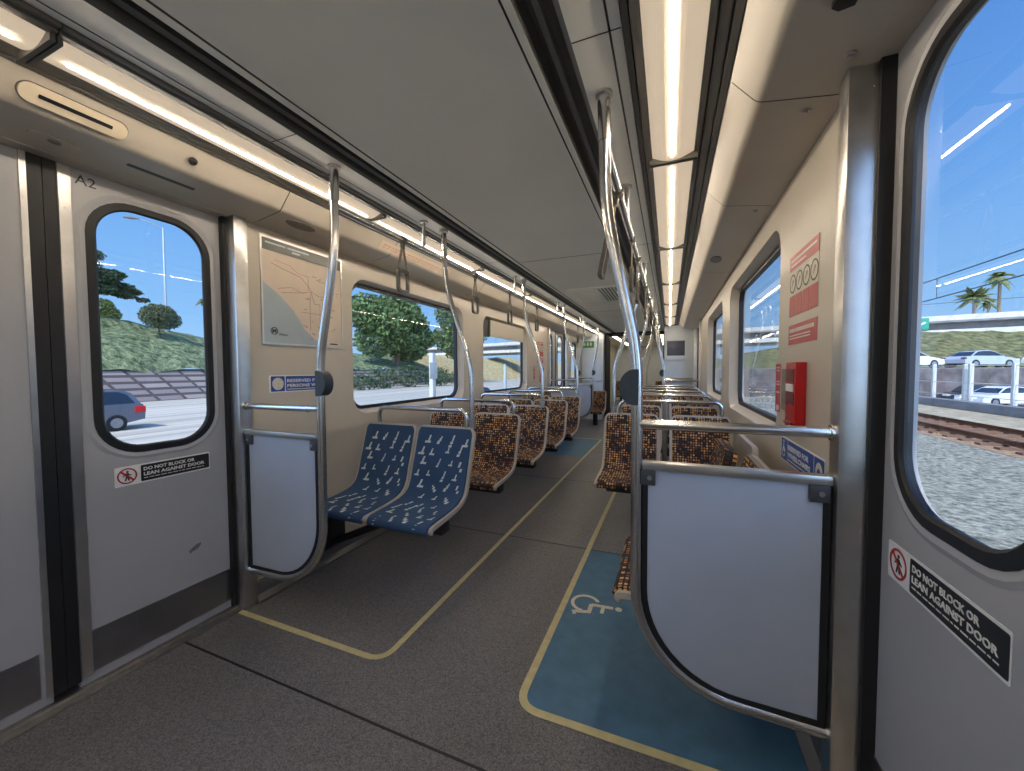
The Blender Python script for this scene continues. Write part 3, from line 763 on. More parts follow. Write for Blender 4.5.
# map on the left wall
F = side_reader(-1, WO, 1.398, 1.345)
t = thing('route_map', 'framed transit route map on the wall left of the first window', 'map', F(.27, 0, 0))
mw, mh = .545, .575
bm = BM(); ring(bm, rect(0, mw, 0, mh), rect(.010, mw-.010, .010, mh-.010), .007, .007, F, .0002); build(bm, 'map_frame', M_steel, t)
bm = BM(); plate(bm, rect(.008, mw-.008, .008, mh-.008), [], .0004, .003, F); build(bm, 'sheet', M_map, t)
bm = BM(); plate(bm, [(.010, .010), (mw-.09, .010), (.33, .045), (.26, .10), (.19, .20), (.11, .27), (.010, .335)], [], .003, .0034, F); build(bm, 'sea_area', M_sea, t)
bm = BM(); plate(bm, rect(.010, mw-.010, mh-.072, mh-.010), [], .003, .0034, F); build(bm, 'header_band', M_mhead, t)
bm = BM()
for a0, a1, b in ((.03, .15, .545), (.16, .30, .545), (.19, .24, .527)): plate(bm, rect(a0, a1, b-.005, b+.004), [], .0034, .0037, F)
build(bm, 'header_print', M_sea, t)
def polyl(bm, pts, w, F, d0, d1):
    for a, b in zip(pts, pts[1:]):
        a, b = Vector(a), Vector(b); tt = (b-a).normalized(); n = Vector((-tt.y, tt.x))*w/2
        plate(bm, [tuple(a+n), tuple(b+n), tuple(b-n), tuple(a-n)], [], d0, d1, F)
bm = BM()
for L_ in ([(.06, .44), (.14, .42), (.24, .40), (.29, .36), (.31, .33)], [(.31, .33), (.36, .31), (.42, .31), (.47, .30)], [(.31, .33), (.30, .26), (.30, .10)], [(.31, .33), (.24, .31), (.12, .29)], [(.31, .33), (.33, .26), (.37, .26), (.37, .05)], [(.24, .20), (.43, .20)], [(.29, .40), (.29, .33)], [(.36, .40), (.44, .40), (.44, .33)]):
    polyl(bm, L_, .003, F, .003, .0035)
for i in range(22):
    a = rnd.uniform(.25, .5); b = rnd.uniform(.04, .42); plate(bm, rect(a, a+rnd.uniform(.012, .03), b, b+.004), [], .003, .0035, F)
build(bm, 'route_lines', M_mline, t)
bm = BM(); polyl(bm, [(.08, .46), (.17, .45), (.22, .42), (.30, .41)], .004, F, .003, .0036); polyl(bm, [(.10, .31), (.18, .33), (.25, .31), (.31, .33)], .004, F, .003, .0036); build(bm, 'coloured_route', M_mpink, t)
bm = BM(); ring(bm, ell(.070, .075, .021, .021), ell(.070, .075, .017, .017), .0040, .0040, F, .0034); build(bm, 'logo_ring', M_ink, t)
lettering('M', .030, lambda a, b, d: F(.058+a, .065+b, .0034+d), M_ink, t, .024, .001, name='logo_letter')
lettering('Metro', .020, lambda a, b, d: F(.100+a, .052+b, .0034+d), M_ink, t, .05)
bm = BM(); plate(bm, rect(.44, .50, .022, .030), [], .003, .0036, F); build(bm, 'footer_bar', M_ink, t)

def blue_sign(s, ya, zb, w, h, l1, l2, lab, icon):
    F = side_reader(s, WO, ya, zb)
    t = thing('seat_sign', lab, 'sign', F(w/2, 0, 0))
    bm = BM(); plate(bm, rrect(w/2, h/2, w, h, .006, 3), [], .0003, .0015, F); build(bm, 'backing', M_white, t)
    iw = h
    bm = BM(); plate(bm, rrect(iw/2+.002, h/2, iw-.012, h-.010, .004, 3), [], .0015, .002, F); x1 = w-(iw if s > 0 else 0)
    plate(bm, rrect((iw+x1)/2, h/2, x1-iw-.004, h-.010, .004, 3), [], .0015, .002, F)
    if s > 0: plate(bm, rrect(w-iw/2, h/2, iw-.010, h-.010, .004, 3), [], .0015, .002, F)
    build(bm, 'blue_field', M_bsign, t)
    bm = BM()
    if icon == 'disc':
        plate(bm, ell(iw/2+.002, h/2, h*.36, h*.36), [], .002, .0026, F); build(bm, 'round_symbol', M_iconw, t)
    else:
        c = (iw/2-.004, h*.38); ring(bm, ell(*c, h*.22, h*.22), ell(*c, h*.16, h*.16), .0026, .0026, F, .002)
        plate(bm, ell(iw/2-.004, h*.82, h*.07, h*.07, 12), [], .002, .0026, F); plate(bm, rect(iw/2-.010, iw/2-.001, h*.40, h*.72), [], .002, .0026, F); plate(bm, rect(iw/2-.008, iw/2+.018, h*.40, h*.48), [], .002, .0026, F)
        build(bm, 'wheelchair_symbol', M_letter, t)
        bm = BM(); c = (w-iw/2, h*.42); ring(bm, ell(*c, h*.33, h*.40), ell(c[0], c[1]-.006, h*.20, h*.26), .0026, .0026, F, .002); plate(bm, ell(c[0]+.004, c[1]-.012, h*.08, h*.16, 12), [], .002, .0026, F); build(bm, 'round_symbol', M_iconw, t)
    lettering(l1, h*.27, lambda a, b, d: F(iw+.010+a, h*.58+b, .002+d), M_letter, t, (x1-iw)*.80, .0005)
    lettering(l2, h*.27, lambda a, b, d: F(iw+.010+a, h*.28+b, .002+d), M_letter, t, (x1-iw)*.86, .0005)
    bm = BM(); plate(bm, rect(iw+.010, x1-.02, h*.14, h*.18), [], .002, .0025, F); build(bm, 'small_print', M_letter, t)
blue_sign(-1, 1.432, 1.084, .385, .094, 'RESERVED FOR', 'PERSONS WITH', 'blue reserved seating sign on the left wall beside the near pole pad', 'disc')
blue_sign(1, 1.945, .822, .50, .098, 'RESERVED FOR', 'WHEELCHAIRS', 'blue wheelchair seating sign low on the right wall beyond the steel post', 'wheel')

# red emergency signs and box on the right wall (reader's right = -Y)
def red_sign(ya, zb, w, h, lab, kind, s=1):
    F = side_reader(s, WO, ya, zb)
    t = thing('emergency_sign', lab, 'sign', F(w/2, 0, 0))
    bm = BM(); plate(bm, rect(0, w, 0, h), [], .0003, .0014, F); build(bm, 'backing', M_wall if kind == 'four' else M_white, t)
    bm = BM()
    if kind == 'four':
        plate(bm, rect(0, w, h*.76, h), [], .0014, .002, F)
        for k in range(4): plate(bm, rect(w*(k+.03)/4, w*(k+.95)/4, 0, h*.34), [], .0014, .002, F)
        build(bm, 'red_field', M_red, t)
        bm = BM()
        for k in range(4):
            c = (w*(k+.5)/4, h*.54); ring(bm, ell(*c, w*.115, h*.155), ell(*c, w*.098, h*.13), .002, .002, F, .0014)
        build(bm, 'circle_outline', M_ink, t)
        bm = BM()
        for k in range(4):
            c = (w*(k+.5)/4, h*.54); plate(bm, ell(*c, w*.096, h*.128), [], .0014, .0018, F)
        build(bm, 'circle_fill', M_iconw, t)
        bm = BM(); r2 = random.Random(2)
        for k in range(4):
            c = (w*(k+.5)/4, h*.54)
            for j in range(3): plate(bm, rect(c[0]-.012+.006*j, c[0]-.008+.010*j, c[1]-.014+.008*j, c[1]-.004+.009*j), [], .0018, .0022, F)
        build(bm, 'instruction_icon', M_grille, t)
        bm = BM(); plate(bm, rect(w*.06, w*.94, h*.90, h*.935), [], .002, .0024, F); plate(bm, rect(w*.06, w*.6, h*.82, h*.845), [], .002, .0024, F)
        build(bm, 'small_print', M_letter, t)
    elif kind == 'band':
        plate(bm, rect(0, w, 0, h), [], .0014, .002, F); build(bm, 'red_field', M_red, t)
        bm = BM(); a = w*.05; r2 = random.Random(4)
        while a < w*.9:
            l = r2.uniform(.008, .02); plate(bm, rect(a, a+l, h*.62, h*.80), [], .002, .0024, F); a += l+.005
        for b in (.42, .28): plate(bm, rect(w*.05, w*.8, h*b, h*(b+.05)), [], .002, .0024, F)
        build(bm, 'print', M_letter, t)
    else:
        plate(bm, rect(.002, w-.002, .002, h-.002), [], .0014, .002, F); build(bm, 'red_field', M_red, t)
        bm = BM(); plate(bm, ell(w/2, h*.10, w*.28, h*.06), [], .002, .0026, F)
        for b in (.90, .84, .62, .56, .40): plate(bm, rect(w*.2, w*.8, h*b, h*(b+.025)), [], .002, .0024, F)
        build(bm, 'print', M_letter, t)
red_sign(1.870, 1.405, .325, .235, 'red and white sign with four circles on the right wall, topmost red sign', 'four')
red_sign(1.870, 1.295, .325, .076, 'red instruction label below the four circle sign on the right wall', 'band')
red_sign(2.060, 1.010, .085, .215, 'narrow red vertical label at the right window edge', 'strip')
red_sign(5.98, 1.43, .325, .235, 'red and white sign with circles on the far left wall, topmost there', 'four', -1)
red_sign(5.98, 1.32, .325, .076, 'red instruction label below the circle sign on the far left wall', 'band', -1)
red_sign(5.78, 1.02, .085, .24, 'narrow red vertical label on the far left wall past the second window', 'strip', -1)
t = thing('emergency_handle_box', 'red emergency box on the far left wall under the red labels', 'emergency box', (X(-1, WO), 6.17, 1.0))
bm = BM(); box(bm, X(-1, WO), X(-1, WO-.034), 6.11, 6.235, 1.0, 1.24, .006); build(bm, 'housing', M_redbox, t)
bm = BM(); box(bm, X(-1, WO-.033), X(-1, WO-.036), 6.122, 6.223, 1.165, 1.215); build(bm, 'recess', M_dred, t)
bm = BM(); box(bm, X(-1, WO-.033), X(-1, WO-.037), 6.13, 6.215, 1.13, 1.155); build(bm, 'white_label', M_letter, t)
F = side_reader(1, WO, 1.765, .985)
t = thing('emergency_handle_box', 'glossy red emergency box protruding from the right wall beside a metal plate', 'emergency box', F(.065, 0, 0))
bm = BM(); bxf = lambda a0, a1, b0, b1, d0, d1: [*sorted((F(0, 0, d0)[0], F(0, 0, d1)[0])), *sorted((F(a0, 0)[1], F(a1, 0)[1])), F(0, b0)[2], F(0, b1)[2]]
box(bm, *bxf(0, .125, 0, .24, 0, .034), .006); build(bm, 'housing', M_redbox, t)
bm = BM(); box(bm, *bxf(.012, .113, .165, .215, .033, .036)); box(bm, *bxf(.012, .113, .085, .128, .033, .036)); build(bm, 'recess', M_dred, t)
bm = BM(); box(bm, *bxf(.02, .105, .133, .16, .033, .037)); build(bm, 'white_label', M_letter, t)
bm = BM(); box(bm, *bxf(.015, .11, .012, .022, .033, .042), .003); build(bm, 'handle', M_dred, t)
F = side_reader(1, WO, 1.955, 1.03)
t = thing('access_plate', 'small grey metal plate left of the red emergency box', 'cover plate', F(.05, 0, 0))
bm = BM(); plate(bm, rrect(.065, .085, .13, .17, .006, 3), [], .0003, .004, F); build(bm, 'cover', M_grille, t)
bm = BM(); plate(bm, ell(.10, .06, .010, .012, 12), [], .004, .007, F); build(bm, 'lock', M_black, t)

# things on the coves
def cove_pt(s, o):  # lower sloping face
    return 1.986-(o-1.006)*(1.986-1.956)/(1.215-1.006)
def Fcove(s, y0, off=0):  # a along Y, b outward offset (o), d downwards
    return lambda a, b, d=0: (X(s, b), y0+a, cove_pt(s, b)-d)
def Ffasc(s, y0):         # fascia: b from 0 (top) to .1 (bottom) along slope
    return lambda a, b, d=0: (X(s, .936+b*.659-d*.752), y0+a, 2.066-b*.752-d*.659)
t = thing('door_indicator', 'beige oval indicator with dark slot on the cove above the left door', 'indicator', (X(-1, .965), .645, 2.0))
F = Ffasc(-1, .645)
bm = BM(); plate(bm, rrect(0, .056, .250, .062, .0305, 8), [], .001, .0025, F); build(bm, 'rim', M_frame, t)
bm = BM(); plate(bm, rrect(0, .056, .243, .056, .0275, 8), [], .001, .009, F); build(bm, 'oval_plate', mat('indicator_cream', srgb(222, 208, 184), .4, noise=(5, .03)), t)
bm = BM(); plate(bm, rrect(0, .055, .165, .012, .003, 3), [], .0085, .010, F); build(bm, 'slot', M_black, t)
bm = BM(); F = Ffasc(-1, .965)
for k in range(5): pass
tube(bm, [F(0, .05, .0), F(0, .05, .008)], .014, 16); tube(bm, [F(0, .05, .008), F(0, .05, .016)], [.012, .006], 16)
tag(build(bm, 'camera_dome', M_black), 'small black dome sensor on the cove above the left door', 'camera')
t = thing('cove_lamp', 'oval recessed fixture on the cove underside above the dark door seam', 'fixture', (X(-1, 1.13), .645, 1.95))
F = Fcove(-1, .645)
bm = BM(); plate(bm, rrect(0, 1.125, .12, .040, .0195, 6), [], .0005, .004, F); build(bm, 'oval_rim', M_cove, t)
bm = BM(); plate(bm, ell(0, 1.125, .016, .008, 14), [], .004, .008, F); build(bm, 'lens', M_grille, t)
bm = BM(); F = Fcove(-1, .93); plate(bm, rrect(0, 1.10, .22, .016, .003, 2), [], .0005, .002, F); tag(build(bm, 'slot_vent', M_groove), 'thin dark slot on the cove underside above the left door', 'vent')
bm = BM(); F = Fcove(-1, 1.52); plate(bm, ell(0, 1.06, .085, .036, 28), [], .0005, .004, F); tag(build(bm, 'speaker_grille', M_grille), 'flat oval grey speaker grille on the left cove above the map', 'speaker')
bm = BM(); F = Fcove(1, 1.0); plate(bm, [(-.05, 1.085), (.045, 1.085), (.055, 1.10), (.045, 1.125), (-.05, 1.125)], [], .0005, .012, F); tag(build(bm, 'camera_housing', M_black), 'black housing on the right cove at the top of the picture', 'camera')
for y, o, lab in ((1.205, 1.172, 'small round latch on the right cove next to the steel post'), (1.42, 1.14, 'small round latch on the right cove past the seam'), (2.2, 1.15, 'small round latch further along the right cove')):
    bm = BM(); F = Fcove(1, y); plate(bm, ell(0, o, .013, .013, 14), [], .0003, .004, F); plate(bm, ell(.0, o, .006, .006, 10), [], .004, .009, F); tag(build(bm, 'cove_latch', M_steel), lab, 'latch')
bm = BM(); F = Fcove(1, 3.1); plate(bm, ell(0, 1.07, .085, .036, 28), [], .0005, .004, F); tag(build(bm, 'speaker_grille', M_grille), 'flat oval grey speaker grille on the right cove above the first right window', 'speaker')
# faint line sign on the left fascia
t = thing('fascia_sign', 'pale strip sign with faint print on the left cove above the first window', 'sign', (X(-1, .97), 2.5, 2.0)); F = Ffasc(-1, 2.0)
bm = BM(); plate(bm, rrect(.45, .056, .84, .062, .006, 3), [], .0006, .002, F); build(bm, 'sign_plate', M_map, t)
bm = BM(); r2 = random.Random(9); a = .06
while a < .82:
    l = r2.uniform(.015, .05); plate(bm, rect(a, a+l, .044, .052), [], .002, .0024, F); plate(bm, rect(a, a+l*.7, .062, .068), [], .002, .0024, F); a += l+.012
build(bm, 'faint_print', M_mpink, t)

# ceiling air grille
t = thing('air_grille', 'louvred air grille set in the centre ceiling panel', 'vent', (-.775, 4.68, 2.07))
gx0, gx1, gy0, gy1 = -1.07, -.48, 4.22, 5.14
bm = BM(); Fg = lambda a, b, d: (a, b, 2.089-d)
plate(bm, rect(gx0, gx1, gy0, gy1), [rect(gx0+.035, -.79, gy0+.05, gy1-.05), rect(-.76, gx1-.035, gy0+.05, gy1-.05)], .0, .008, Fg); build(bm, 'frame', M_ceil, t)
bm = BM(); plate(bm, rect(gx0+.03, gx1-.03, gy0+.04, gy1-.04), [], .0, .001, Fg); build(bm, 'dark_opening', M_black, t)
bm = BM()
for k in range(9):
    y = gy0+.09+k*.092; box(bm, gx0+.036, -.791, y-.020, y+.020, 2.076, 2.086)
for k in range(7):
    x = -.745+k*.036; box(bm, x-.009, x+.009, gy0+.05, gy1-.05, 2.076, 2.086)
build(bm, 'louvre', M_ceil, t)

# ------------------------------------------------------------------ far end
# right equipment cabinet
t = thing('equipment_cabinet', 'white equipment cabinet with dark screen at the far right end', 'cabinet', (.17, 8.5, 0))
bm = BM(); box(bm, -.10, .43, 8.2, 9.44, 0, 2.06, .01); build(bm, 'body', M_part, t)
bm = BM(); Fy = lambda a, b, d: (a, 8.2-d, b)
ring(bm, rect(-.085, .31, 1.42, 1.80), rect(-.05, .27, 1.47, 1.76), .012, .008, Fy, 0); plate(bm, rect(-.09, .32, 1.385, 1.42), [], 0, .03, Fy); build(bm, 'screen_surround', M_part, t)
bm = BM(); plate(bm, rect(-.052, .272, 1.468, 1.762), [], .0, .004, Fy); build(bm, 'screen', M_screen, t)
bm = BM(); plate(bm, rect(-.08, .42, .96, .985), [], 0, .03, Fy); build(bm, 'ledge', M_steel, t)
# left partition
t = thing('partition_cabinet', 'white partition cabinet on the far left beside the gangway', 'cabinet', (-1.72, 9.5, 0))
bm = BM(); box(bm, X(-1, 1.215), -1.46, 9.40, 9.95, 0, 2.085, .008); build(bm, 'body', M_part, t)
Fy = lambda a, b, d: (a, 9.40-d, b)
bm = BM(); plate(bm, rect(-1.98, -1.47, .92, .95), [], 0, .02, Fy); build(bm, 'ledge', M_steel, t)
bm = BM(); plate(bm, rect(-1.475, -1.462, .02, 2.06), [], 0, .01, Fy); build(bm, 'edge_trim', M_steel, t)
t = thing('exit_sign', 'small green sign with white symbols on the far white partition', 'sign', (-1.83, 9.39, 1.74))
bm = BM(); plate(bm, rrect(-1.835, 1.815, .29, .155, .008, 3), [], .002, .014, Fy); build(bm, 'board', M_green, t)
for a in (-1.92, -1.84, -1.765):
    bm = BM(); plate(bm, rect(a-.022, a+.022, 1.785, 1.845), [], .014, .016, Fy); plate(bm, ell(a, 1.855, .012, .012, 10), [], .014, .016, Fy)
    build(bm, 'symbol', M_letter, t)
# gangway
bm = BM()
for k in range(8):
    y = 9.55+k*.09
    for a, b in ((y, y+.045), (y+.045, y+.09)):
        ins = 0 if a == y else .035
    lo = [(-1.475, 0), (-.09, 0), (-.09, 2.12), (-1.475, 2.12)]; li = [(-1.43, .0), (-.13, .0), (-.13, 2.06), (-1.43, 2.06)]
    Fk = lambda a, b, d: (a, y+d, b)
    ring(bm, [(-1.6, -.02), (.05, -.02), (.05, 2.2), (-1.6, 2.2)], [(-1.42, .005), (-.14, .005), (-.14, 2.055), (-1.42, 2.055)], .0, .0, Fk, .05)
    ring(bm, [(-1.6, -.02), (.05, -.02), (.05, 2.2), (-1.6, 2.2)], [(-1.46, .004), (-.11, .004), (-.11, 2.085), (-1.46, 2.085)], .05, .05, Fk, .09)
struct(bm, 'gangway_bellows', M_black)
bm = BM(); box(bm, -.10, X(1, 1.33), 9.45, 9.56, 0, 2.2); box(bm, X(-1, 1.33), -1.5, 9.93, 9.97, 0, 2.2); struct(bm, 'wall_end', M_wall)
bm = BM(); box(bm, X(-1, 1.26), X(-1, 1.22), 10.2, 16, 0, 2.2); box(bm, X(1, 1.22), X(1, 1.26), 10.2, 16, 0, 2.2); box(bm, X(-1, 1.26), X(1, 1.26), 10.2, 10.22, 2.08, 2.2)
struct(bm, 'wall_next_car', M_wall)
bm = BM(); box(bm, X(-1, 1.26), X(1, 1.26), 15.9, 16, 0, 2.2); struct(bm, 'wall_next_car_end', M_part)
bm = BM(); box(bm, X(-1, 1.26), X(1, 1.26), 10.2, 16, 2.12, 2.2); struct(bm, 'ceiling_next_car', M_ceil)
for s, nm in ((-1, 'left'), (1, 'right')):
    t = thing('ceiling_light', 'warm linear ceiling light beyond the gangway on the %s' % nm, 'ceiling light', (X(s, .6), 13, 2.08))
    bm = BM(); box(bm, X(s, .6)-.1, X(s, .6)+.1, 10.5, 15.6, 2.09, 2.125); build(bm, 'frame', M_frame, t)
    bm = BM(); box(bm, X(s, .6)-.05, X(s, .6)+.05, 10.55, 15.5, 2.082, 2.092); build(bm, 'light_tube', mat('far_tube_'+nm, (1, .95, .85), .4, emit=((1, .86, .66), 5), noise=(5, .01)), t)
t = thing('stanchion_pole', 'steel pole standing beyond the gangway', 'grab pole', (-.95, 11.2, 0))
bm = BM(); tube(bm, [(-.95, 11.2, 0), (-.95, 11.2, 2.12)], .018, 12); build(bm, 'tube', M_tube, t)
bm = BM(); cyl(bm, (-.95, 11.2, 0), (-.95, 11.2, .03), .04, 14); build(bm, 'base_flange', M_steel, t)

for x, y, lab in ((-.62, 12.0, 'bent steel pole on the right beyond the gangway'), (-1.05, 13.4, 'second bent steel pole beyond the gangway, deeper in')):
    t = thing('stanchion_pole', lab, 'grab pole', (x, y, 0)); sg = 1 if x > XC else -1
    bm = BM(); tube(bm, fillet([(x, y, 0), (x, y, 1.2), (x+sg*.10, y, 1.7), (x+sg*.10, y, 2.12)], .1, 6), .018, 12); build(bm, 'tube', M_tube, t)
    bm = BM(); cyl(bm, (x, y, 0), (x, y, .03), .04, 14); build(bm, 'base_flange', M_steel, t)
for x, y, lab in ((-1.35, 12.4, 'brown patterned seat beyond the gangway on the left'), (-.2, 12.6, 'brown patterned seat beyond the gangway on the right')):
    dup(brown, (x, y, 0), label=lab)
    bm = BM(); cyl(bm, (x, y-.22, 0), (x, y-.22, .375), .05, 14); tag(build(bm, 'seat_pedestal', M_under), lab.replace('brown patterned seat', 'black pedestal under the seat'), 'seat frame')
#OUTSIDE_BEGIN
# ------------------------------------------------------------------ outside
def ground_mat(name, c1, c2, scale, bump=.4, stretch=None, dist=.02, pos=(.35, .65)):
    m = mat(name, c1, .9); nt = m.node_tree; b = nt.nodes['Principled BSDF']; tc = nd(nt, 'ShaderNodeTexCoord'); mp = nd(nt, 'ShaderNodeMapping')
    if stretch: mp.inputs['Scale'].default_value = stretch
    nt.links.new(tc.outputs['Object'], mp.inputs['Vector'])
    n = nd(nt, 'ShaderNodeTexNoise'); n.inputs['Scale'].default_value = scale; n.inputs['Detail'].default_value = 6; n.inputs['Roughness'].default_value = .65
    nt.links.new(mp.outputs[0], n.inputs['Vector'])
    r = nd(nt, 'ShaderNodeValToRGB'); r.color_ramp.elements[0].color = (*c1, 1); r.color_ramp.elements[1].color = (*c2, 1); r.color_ramp.elements[0].position = pos[0]; r.color_ramp.elements[1].position = pos[1]
    nt.links.new(n.outputs['Fac'], r.inputs['Fac']); nt.links.new(r.outputs['Color'], b.inputs['Base Color'])
    bp = nd(nt, 'ShaderNodeBump'); bp.inputs['Strength'].default_value = bump; bp.inputs['Distance'].default_value = dist
    nt.links.new(n.outputs['Fac'], bp.inputs['Height']); nt.links.new(bp.outputs['Normal'], b.inputs['Normal']); b.inputs['Specular IOR Level'].default_value = .15
    return m
M_ballast = ground_mat('ballast', srgb(98, 96, 84), srgb(190, 186, 166), 9, 1.0, dist=.06)
M_road = ground_mat('freeway_concrete', srgb(160, 152, 138), srgb(204, 196, 180), .5, .1, (3, .06, 1))
M_trackbed = ground_mat('rusty_trackbed', srgb(140, 104, 76), srgb(186, 160, 130), 7, .8, dist=.05)
M_dirt = ground_mat('dry_dirt', srgb(150, 138, 116), srgb(196, 182, 152), 2, .4, dist=.05)
M_lot = ground_mat('lot_asphalt', srgb(128, 126, 122), srgb(160, 156, 150), 1.5, .1)
M_ivy = ground_mat('ivy', srgb(62, 76, 54), srgb(158, 168, 122), 1.9, 1.0, dist=.5)
M_dry = ground_mat('dry_grass', srgb(160, 140, 96), srgb(204, 184, 138), 1.2, .6, dist=.2)
M_scrub = ground_mat('scrub', srgb(58, 66, 46), srgb(140, 136, 92), 1.3, .8, dist=.3)
M_conc = ground_mat('concrete', srgb(196, 188, 170), srgb(220, 212, 196), 1.0, .1)
M_concd = ground_mat('shaded_and_grey_concrete', srgb(120, 120, 122), srgb(142, 140, 138), .8, .1)  # overhang shade under the overpass put into the colour; kerb and lamp just grey
M_rust = mat('rusty_rail', srgb(112, 74, 50), .6, .5, noise=(6, .2))
M_tie = mat('sleeper', srgb(120, 92, 72), .9, noise=(4, .2))
M_post = mat('post_concrete', srgb(206, 202, 192), .8, noise=(5, .06))
M_galv = mat('galvanised', srgb(188, 192, 196), .4, .6, noise=(4, .06))
M_bark = mat('bark', srgb(98, 80, 64), .9, noise=(6, .25))
M_palm = mat('palm_trunk', srgb(132, 112, 92), .9, noise=(6, .2))
M_wire = mat('wire', srgb(74, 84, 100), .5, noise=(3, .1))
M_pine = mat('pine_needles', srgb(66, 82, 52), .8, noise=(1.2, .45))
M_leaf = mat('broad_leaves', srgb(98, 116, 66), .8, noise=(.7, .5))
M_bushm = mat('bush_leaves', srgb(92, 96, 58), .8, noise=(2, .4))
M_yell = mat('yellow_leaves', srgb(134, 140, 66), .8, noise=(1.5, .35))
M_frond = mat('palm_frond', srgb(104, 110, 62), .8, noise=(1.5, .35))
M_tire = mat('tyre', srgb(32, 32, 34), .8, noise=(10, .1))
M_carglass = mat('car_glass', srgb(40, 52, 66), .08, noise=(2, .1))
M_tail2 = mat('small_tail_lamp', srgb(120, 30, 32), .3, noise=(6, .1))
M_tail = mat('tail_lamp', srgb(214, 30, 34), .3, noise=(6, .1))
M_hub = mat('wheel_hub', srgb(150, 152, 156), .35, .7, noise=(6, .1))
def crib_mat():
    m = mat('crib_blocks', srgb(150, 138, 132), .9); nt = m.node_tree; b = nt.nodes['Principled BSDF']
    uv = nd(nt, 'ShaderNodeUVMap'); br = nd(nt, 'ShaderNodeTexBrick'); br.inputs['Scale'].default_value = 1
    br.inputs['Brick Width'].default_value = 1.9; br.inputs['Row Height'].default_value = .66; br.inputs['Mortar Size'].default_value = .13; br.offset = .62; br.offset_frequency = 1
    br.inputs['Color1'].default_value = (*srgb(158, 144, 136), 1); br.inputs['Color2'].default_value = (*srgb(136, 124, 120), 1); br.inputs['Mortar'].default_value = (*srgb(84, 74, 72), 1)
    br.inputs['Mortar Smooth'].default_value = .1
    nt.links.new(uv.outputs[0], br.inputs['Vector']); nt.links.new(br.outputs['Color'], b.inputs['Base Color'])
    bp = nd(nt, 'ShaderNodeBump'); bp.inputs['Strength'].default_value = 1; bp.inputs['Distance'].default_value = .2; bp.invert = True
    nt.links.new(br.outputs['Fac'], bp.inputs['Height']); nt.links.new(bp.outputs['Normal'], b.inputs['Normal'])
    return m
M_crib = crib_mat()
def gplane(name, x0, x1, y0, y1, z, m, th=.3):
    bm = BM(); box(bm, x0, x1, y0, y1, z-th, z); return struct(bm, name, m, smooth=0)
gplane('ballast_bed', -4.5, 7.9, -60, 120, -1.0, M_ballast)
gplane('track_bed', 7.9, 11.3, -60, 120, -.99, M_trackbed)
gplane('verge', 11.3, 17.6, -60, 120, -1.0, M_dirt)
gplane('freeway', -39.2, -4.5, -120, 300, -1.2, M_road)
gplane('car_park', 17.6, 70, -60, 75, -1.55, M_lot)
gplane('outer_ground', -500, 700, 140, 900, -1.6, M_dry)
# rails and sleepers of the neighbouring track
for x, nm in ((8.72, 'nearer'), (10.38, 'farther')):
    bm = BM(); lp = [(-.07, 0), (.07, 0), (.07, .02), (.015, .04), (.015, .10), (.036, .115), (.036, .15), (-.036, .15), (-.036, .115), (-.015, .10), (-.015, .04), (-.07, .02)]
    plate(bm, lp, [], -40, 110, lambda a, b, d: (x+a, d, -.93+b)); tag(build(bm, 'rail', M_rust), 'rusty steel rail of the neighbouring track, the %s one' % nm, 'rail')
sl = None
for k in range(46):
    y = 3+k*.72
    if sl is None:
        bm = BM(); box(bm, 8.2, 10.9, y-.12, y+.12, -1.05, -.93, .02); sl = tag(build(bm, 'sleeper', M_tie), 'brown wooden sleeper under the rusty rails', 'sleeper', 'sleepers of the neighbouring track')
    else: dup(sl, (sl.location.x, y, sl.location.z))
# kerb and fence beside the track
bm = BM(); box(bm, 14.3, 14.9, -20, 60, -1.0, -.55, .04); tag(build(bm, 'kerb_wall', M_concd), 'low grey concrete kerb wall running beside the track', 'kerb')
fp = None
for i, y in enumerate((27.0, 30.8, 34.25, 34.75, 38.0, 41.6)):
    if fp is None:
        bm = BM(); box(bm, 17.9, 18.1, y-.10, y+.10, -1.1, 1.5, .02); fp = tag(build(bm, 'fence_post', M_post), 'pale concrete fence post between the track and the car park', 'fence post', 'car park fence posts')
    else: dup(fp, (fp.location.x, y, fp.location.z))
for z, nm in ((1.36, 'top'), (.25, 'middle'), (-.6, 'bottom')):
    bm = BM(); tube(bm, [(18.0, 20, z), (18.0, 60, z)], .022, 6); tag(build(bm, 'fence_rail', M_post), 'thin %s rail of the car park fence' % nm, 'fence rail')
# overhead wires on the right
for z, nm in ((4.69, 'upper'), (3.93, 'lower')):
    bm = BM(); tube(bm, [(9.6, -20, z), (9.6, 140, z)], .022, 6); tag(build(bm, 'overhead_wire', M_wire), 'dark %s overhead wire above the neighbouring track' % nm, 'wire')
dp = None
for y in (20.3, 29.5, 41.5):
    if dp is None:
        bm = BM(); tube(bm, [(9.6, y, 3.93), (9.6, y, 4.69)], .012, 6); dp = tag(build(bm, 'wire_dropper', M_wire), 'thin vertical dropper between the overhead wires', 'wire', 'wire droppers')
    else: dup(dp, (9.6, y, dp.location.z))
# catenary mast on the far right
t = thing('catenary_mast', 'pale steel catenary mast standing before the bridge', 'mast', (13.2, 46, -1))
bm = BM(); box(bm, 13.1, 13.3, 45.9, 46.1, -1, 5.2); build(bm, 'mast', M_galv, t)
bm = BM(); tube(bm, [(13.2, 46, 4.9), (9.4, 46, 4.75)], .05, 8); tube(bm, [(13.2, 46, 3.9), (9.6, 46, 4.7)], .04, 8); build(bm, 'arm', M_galv, t)

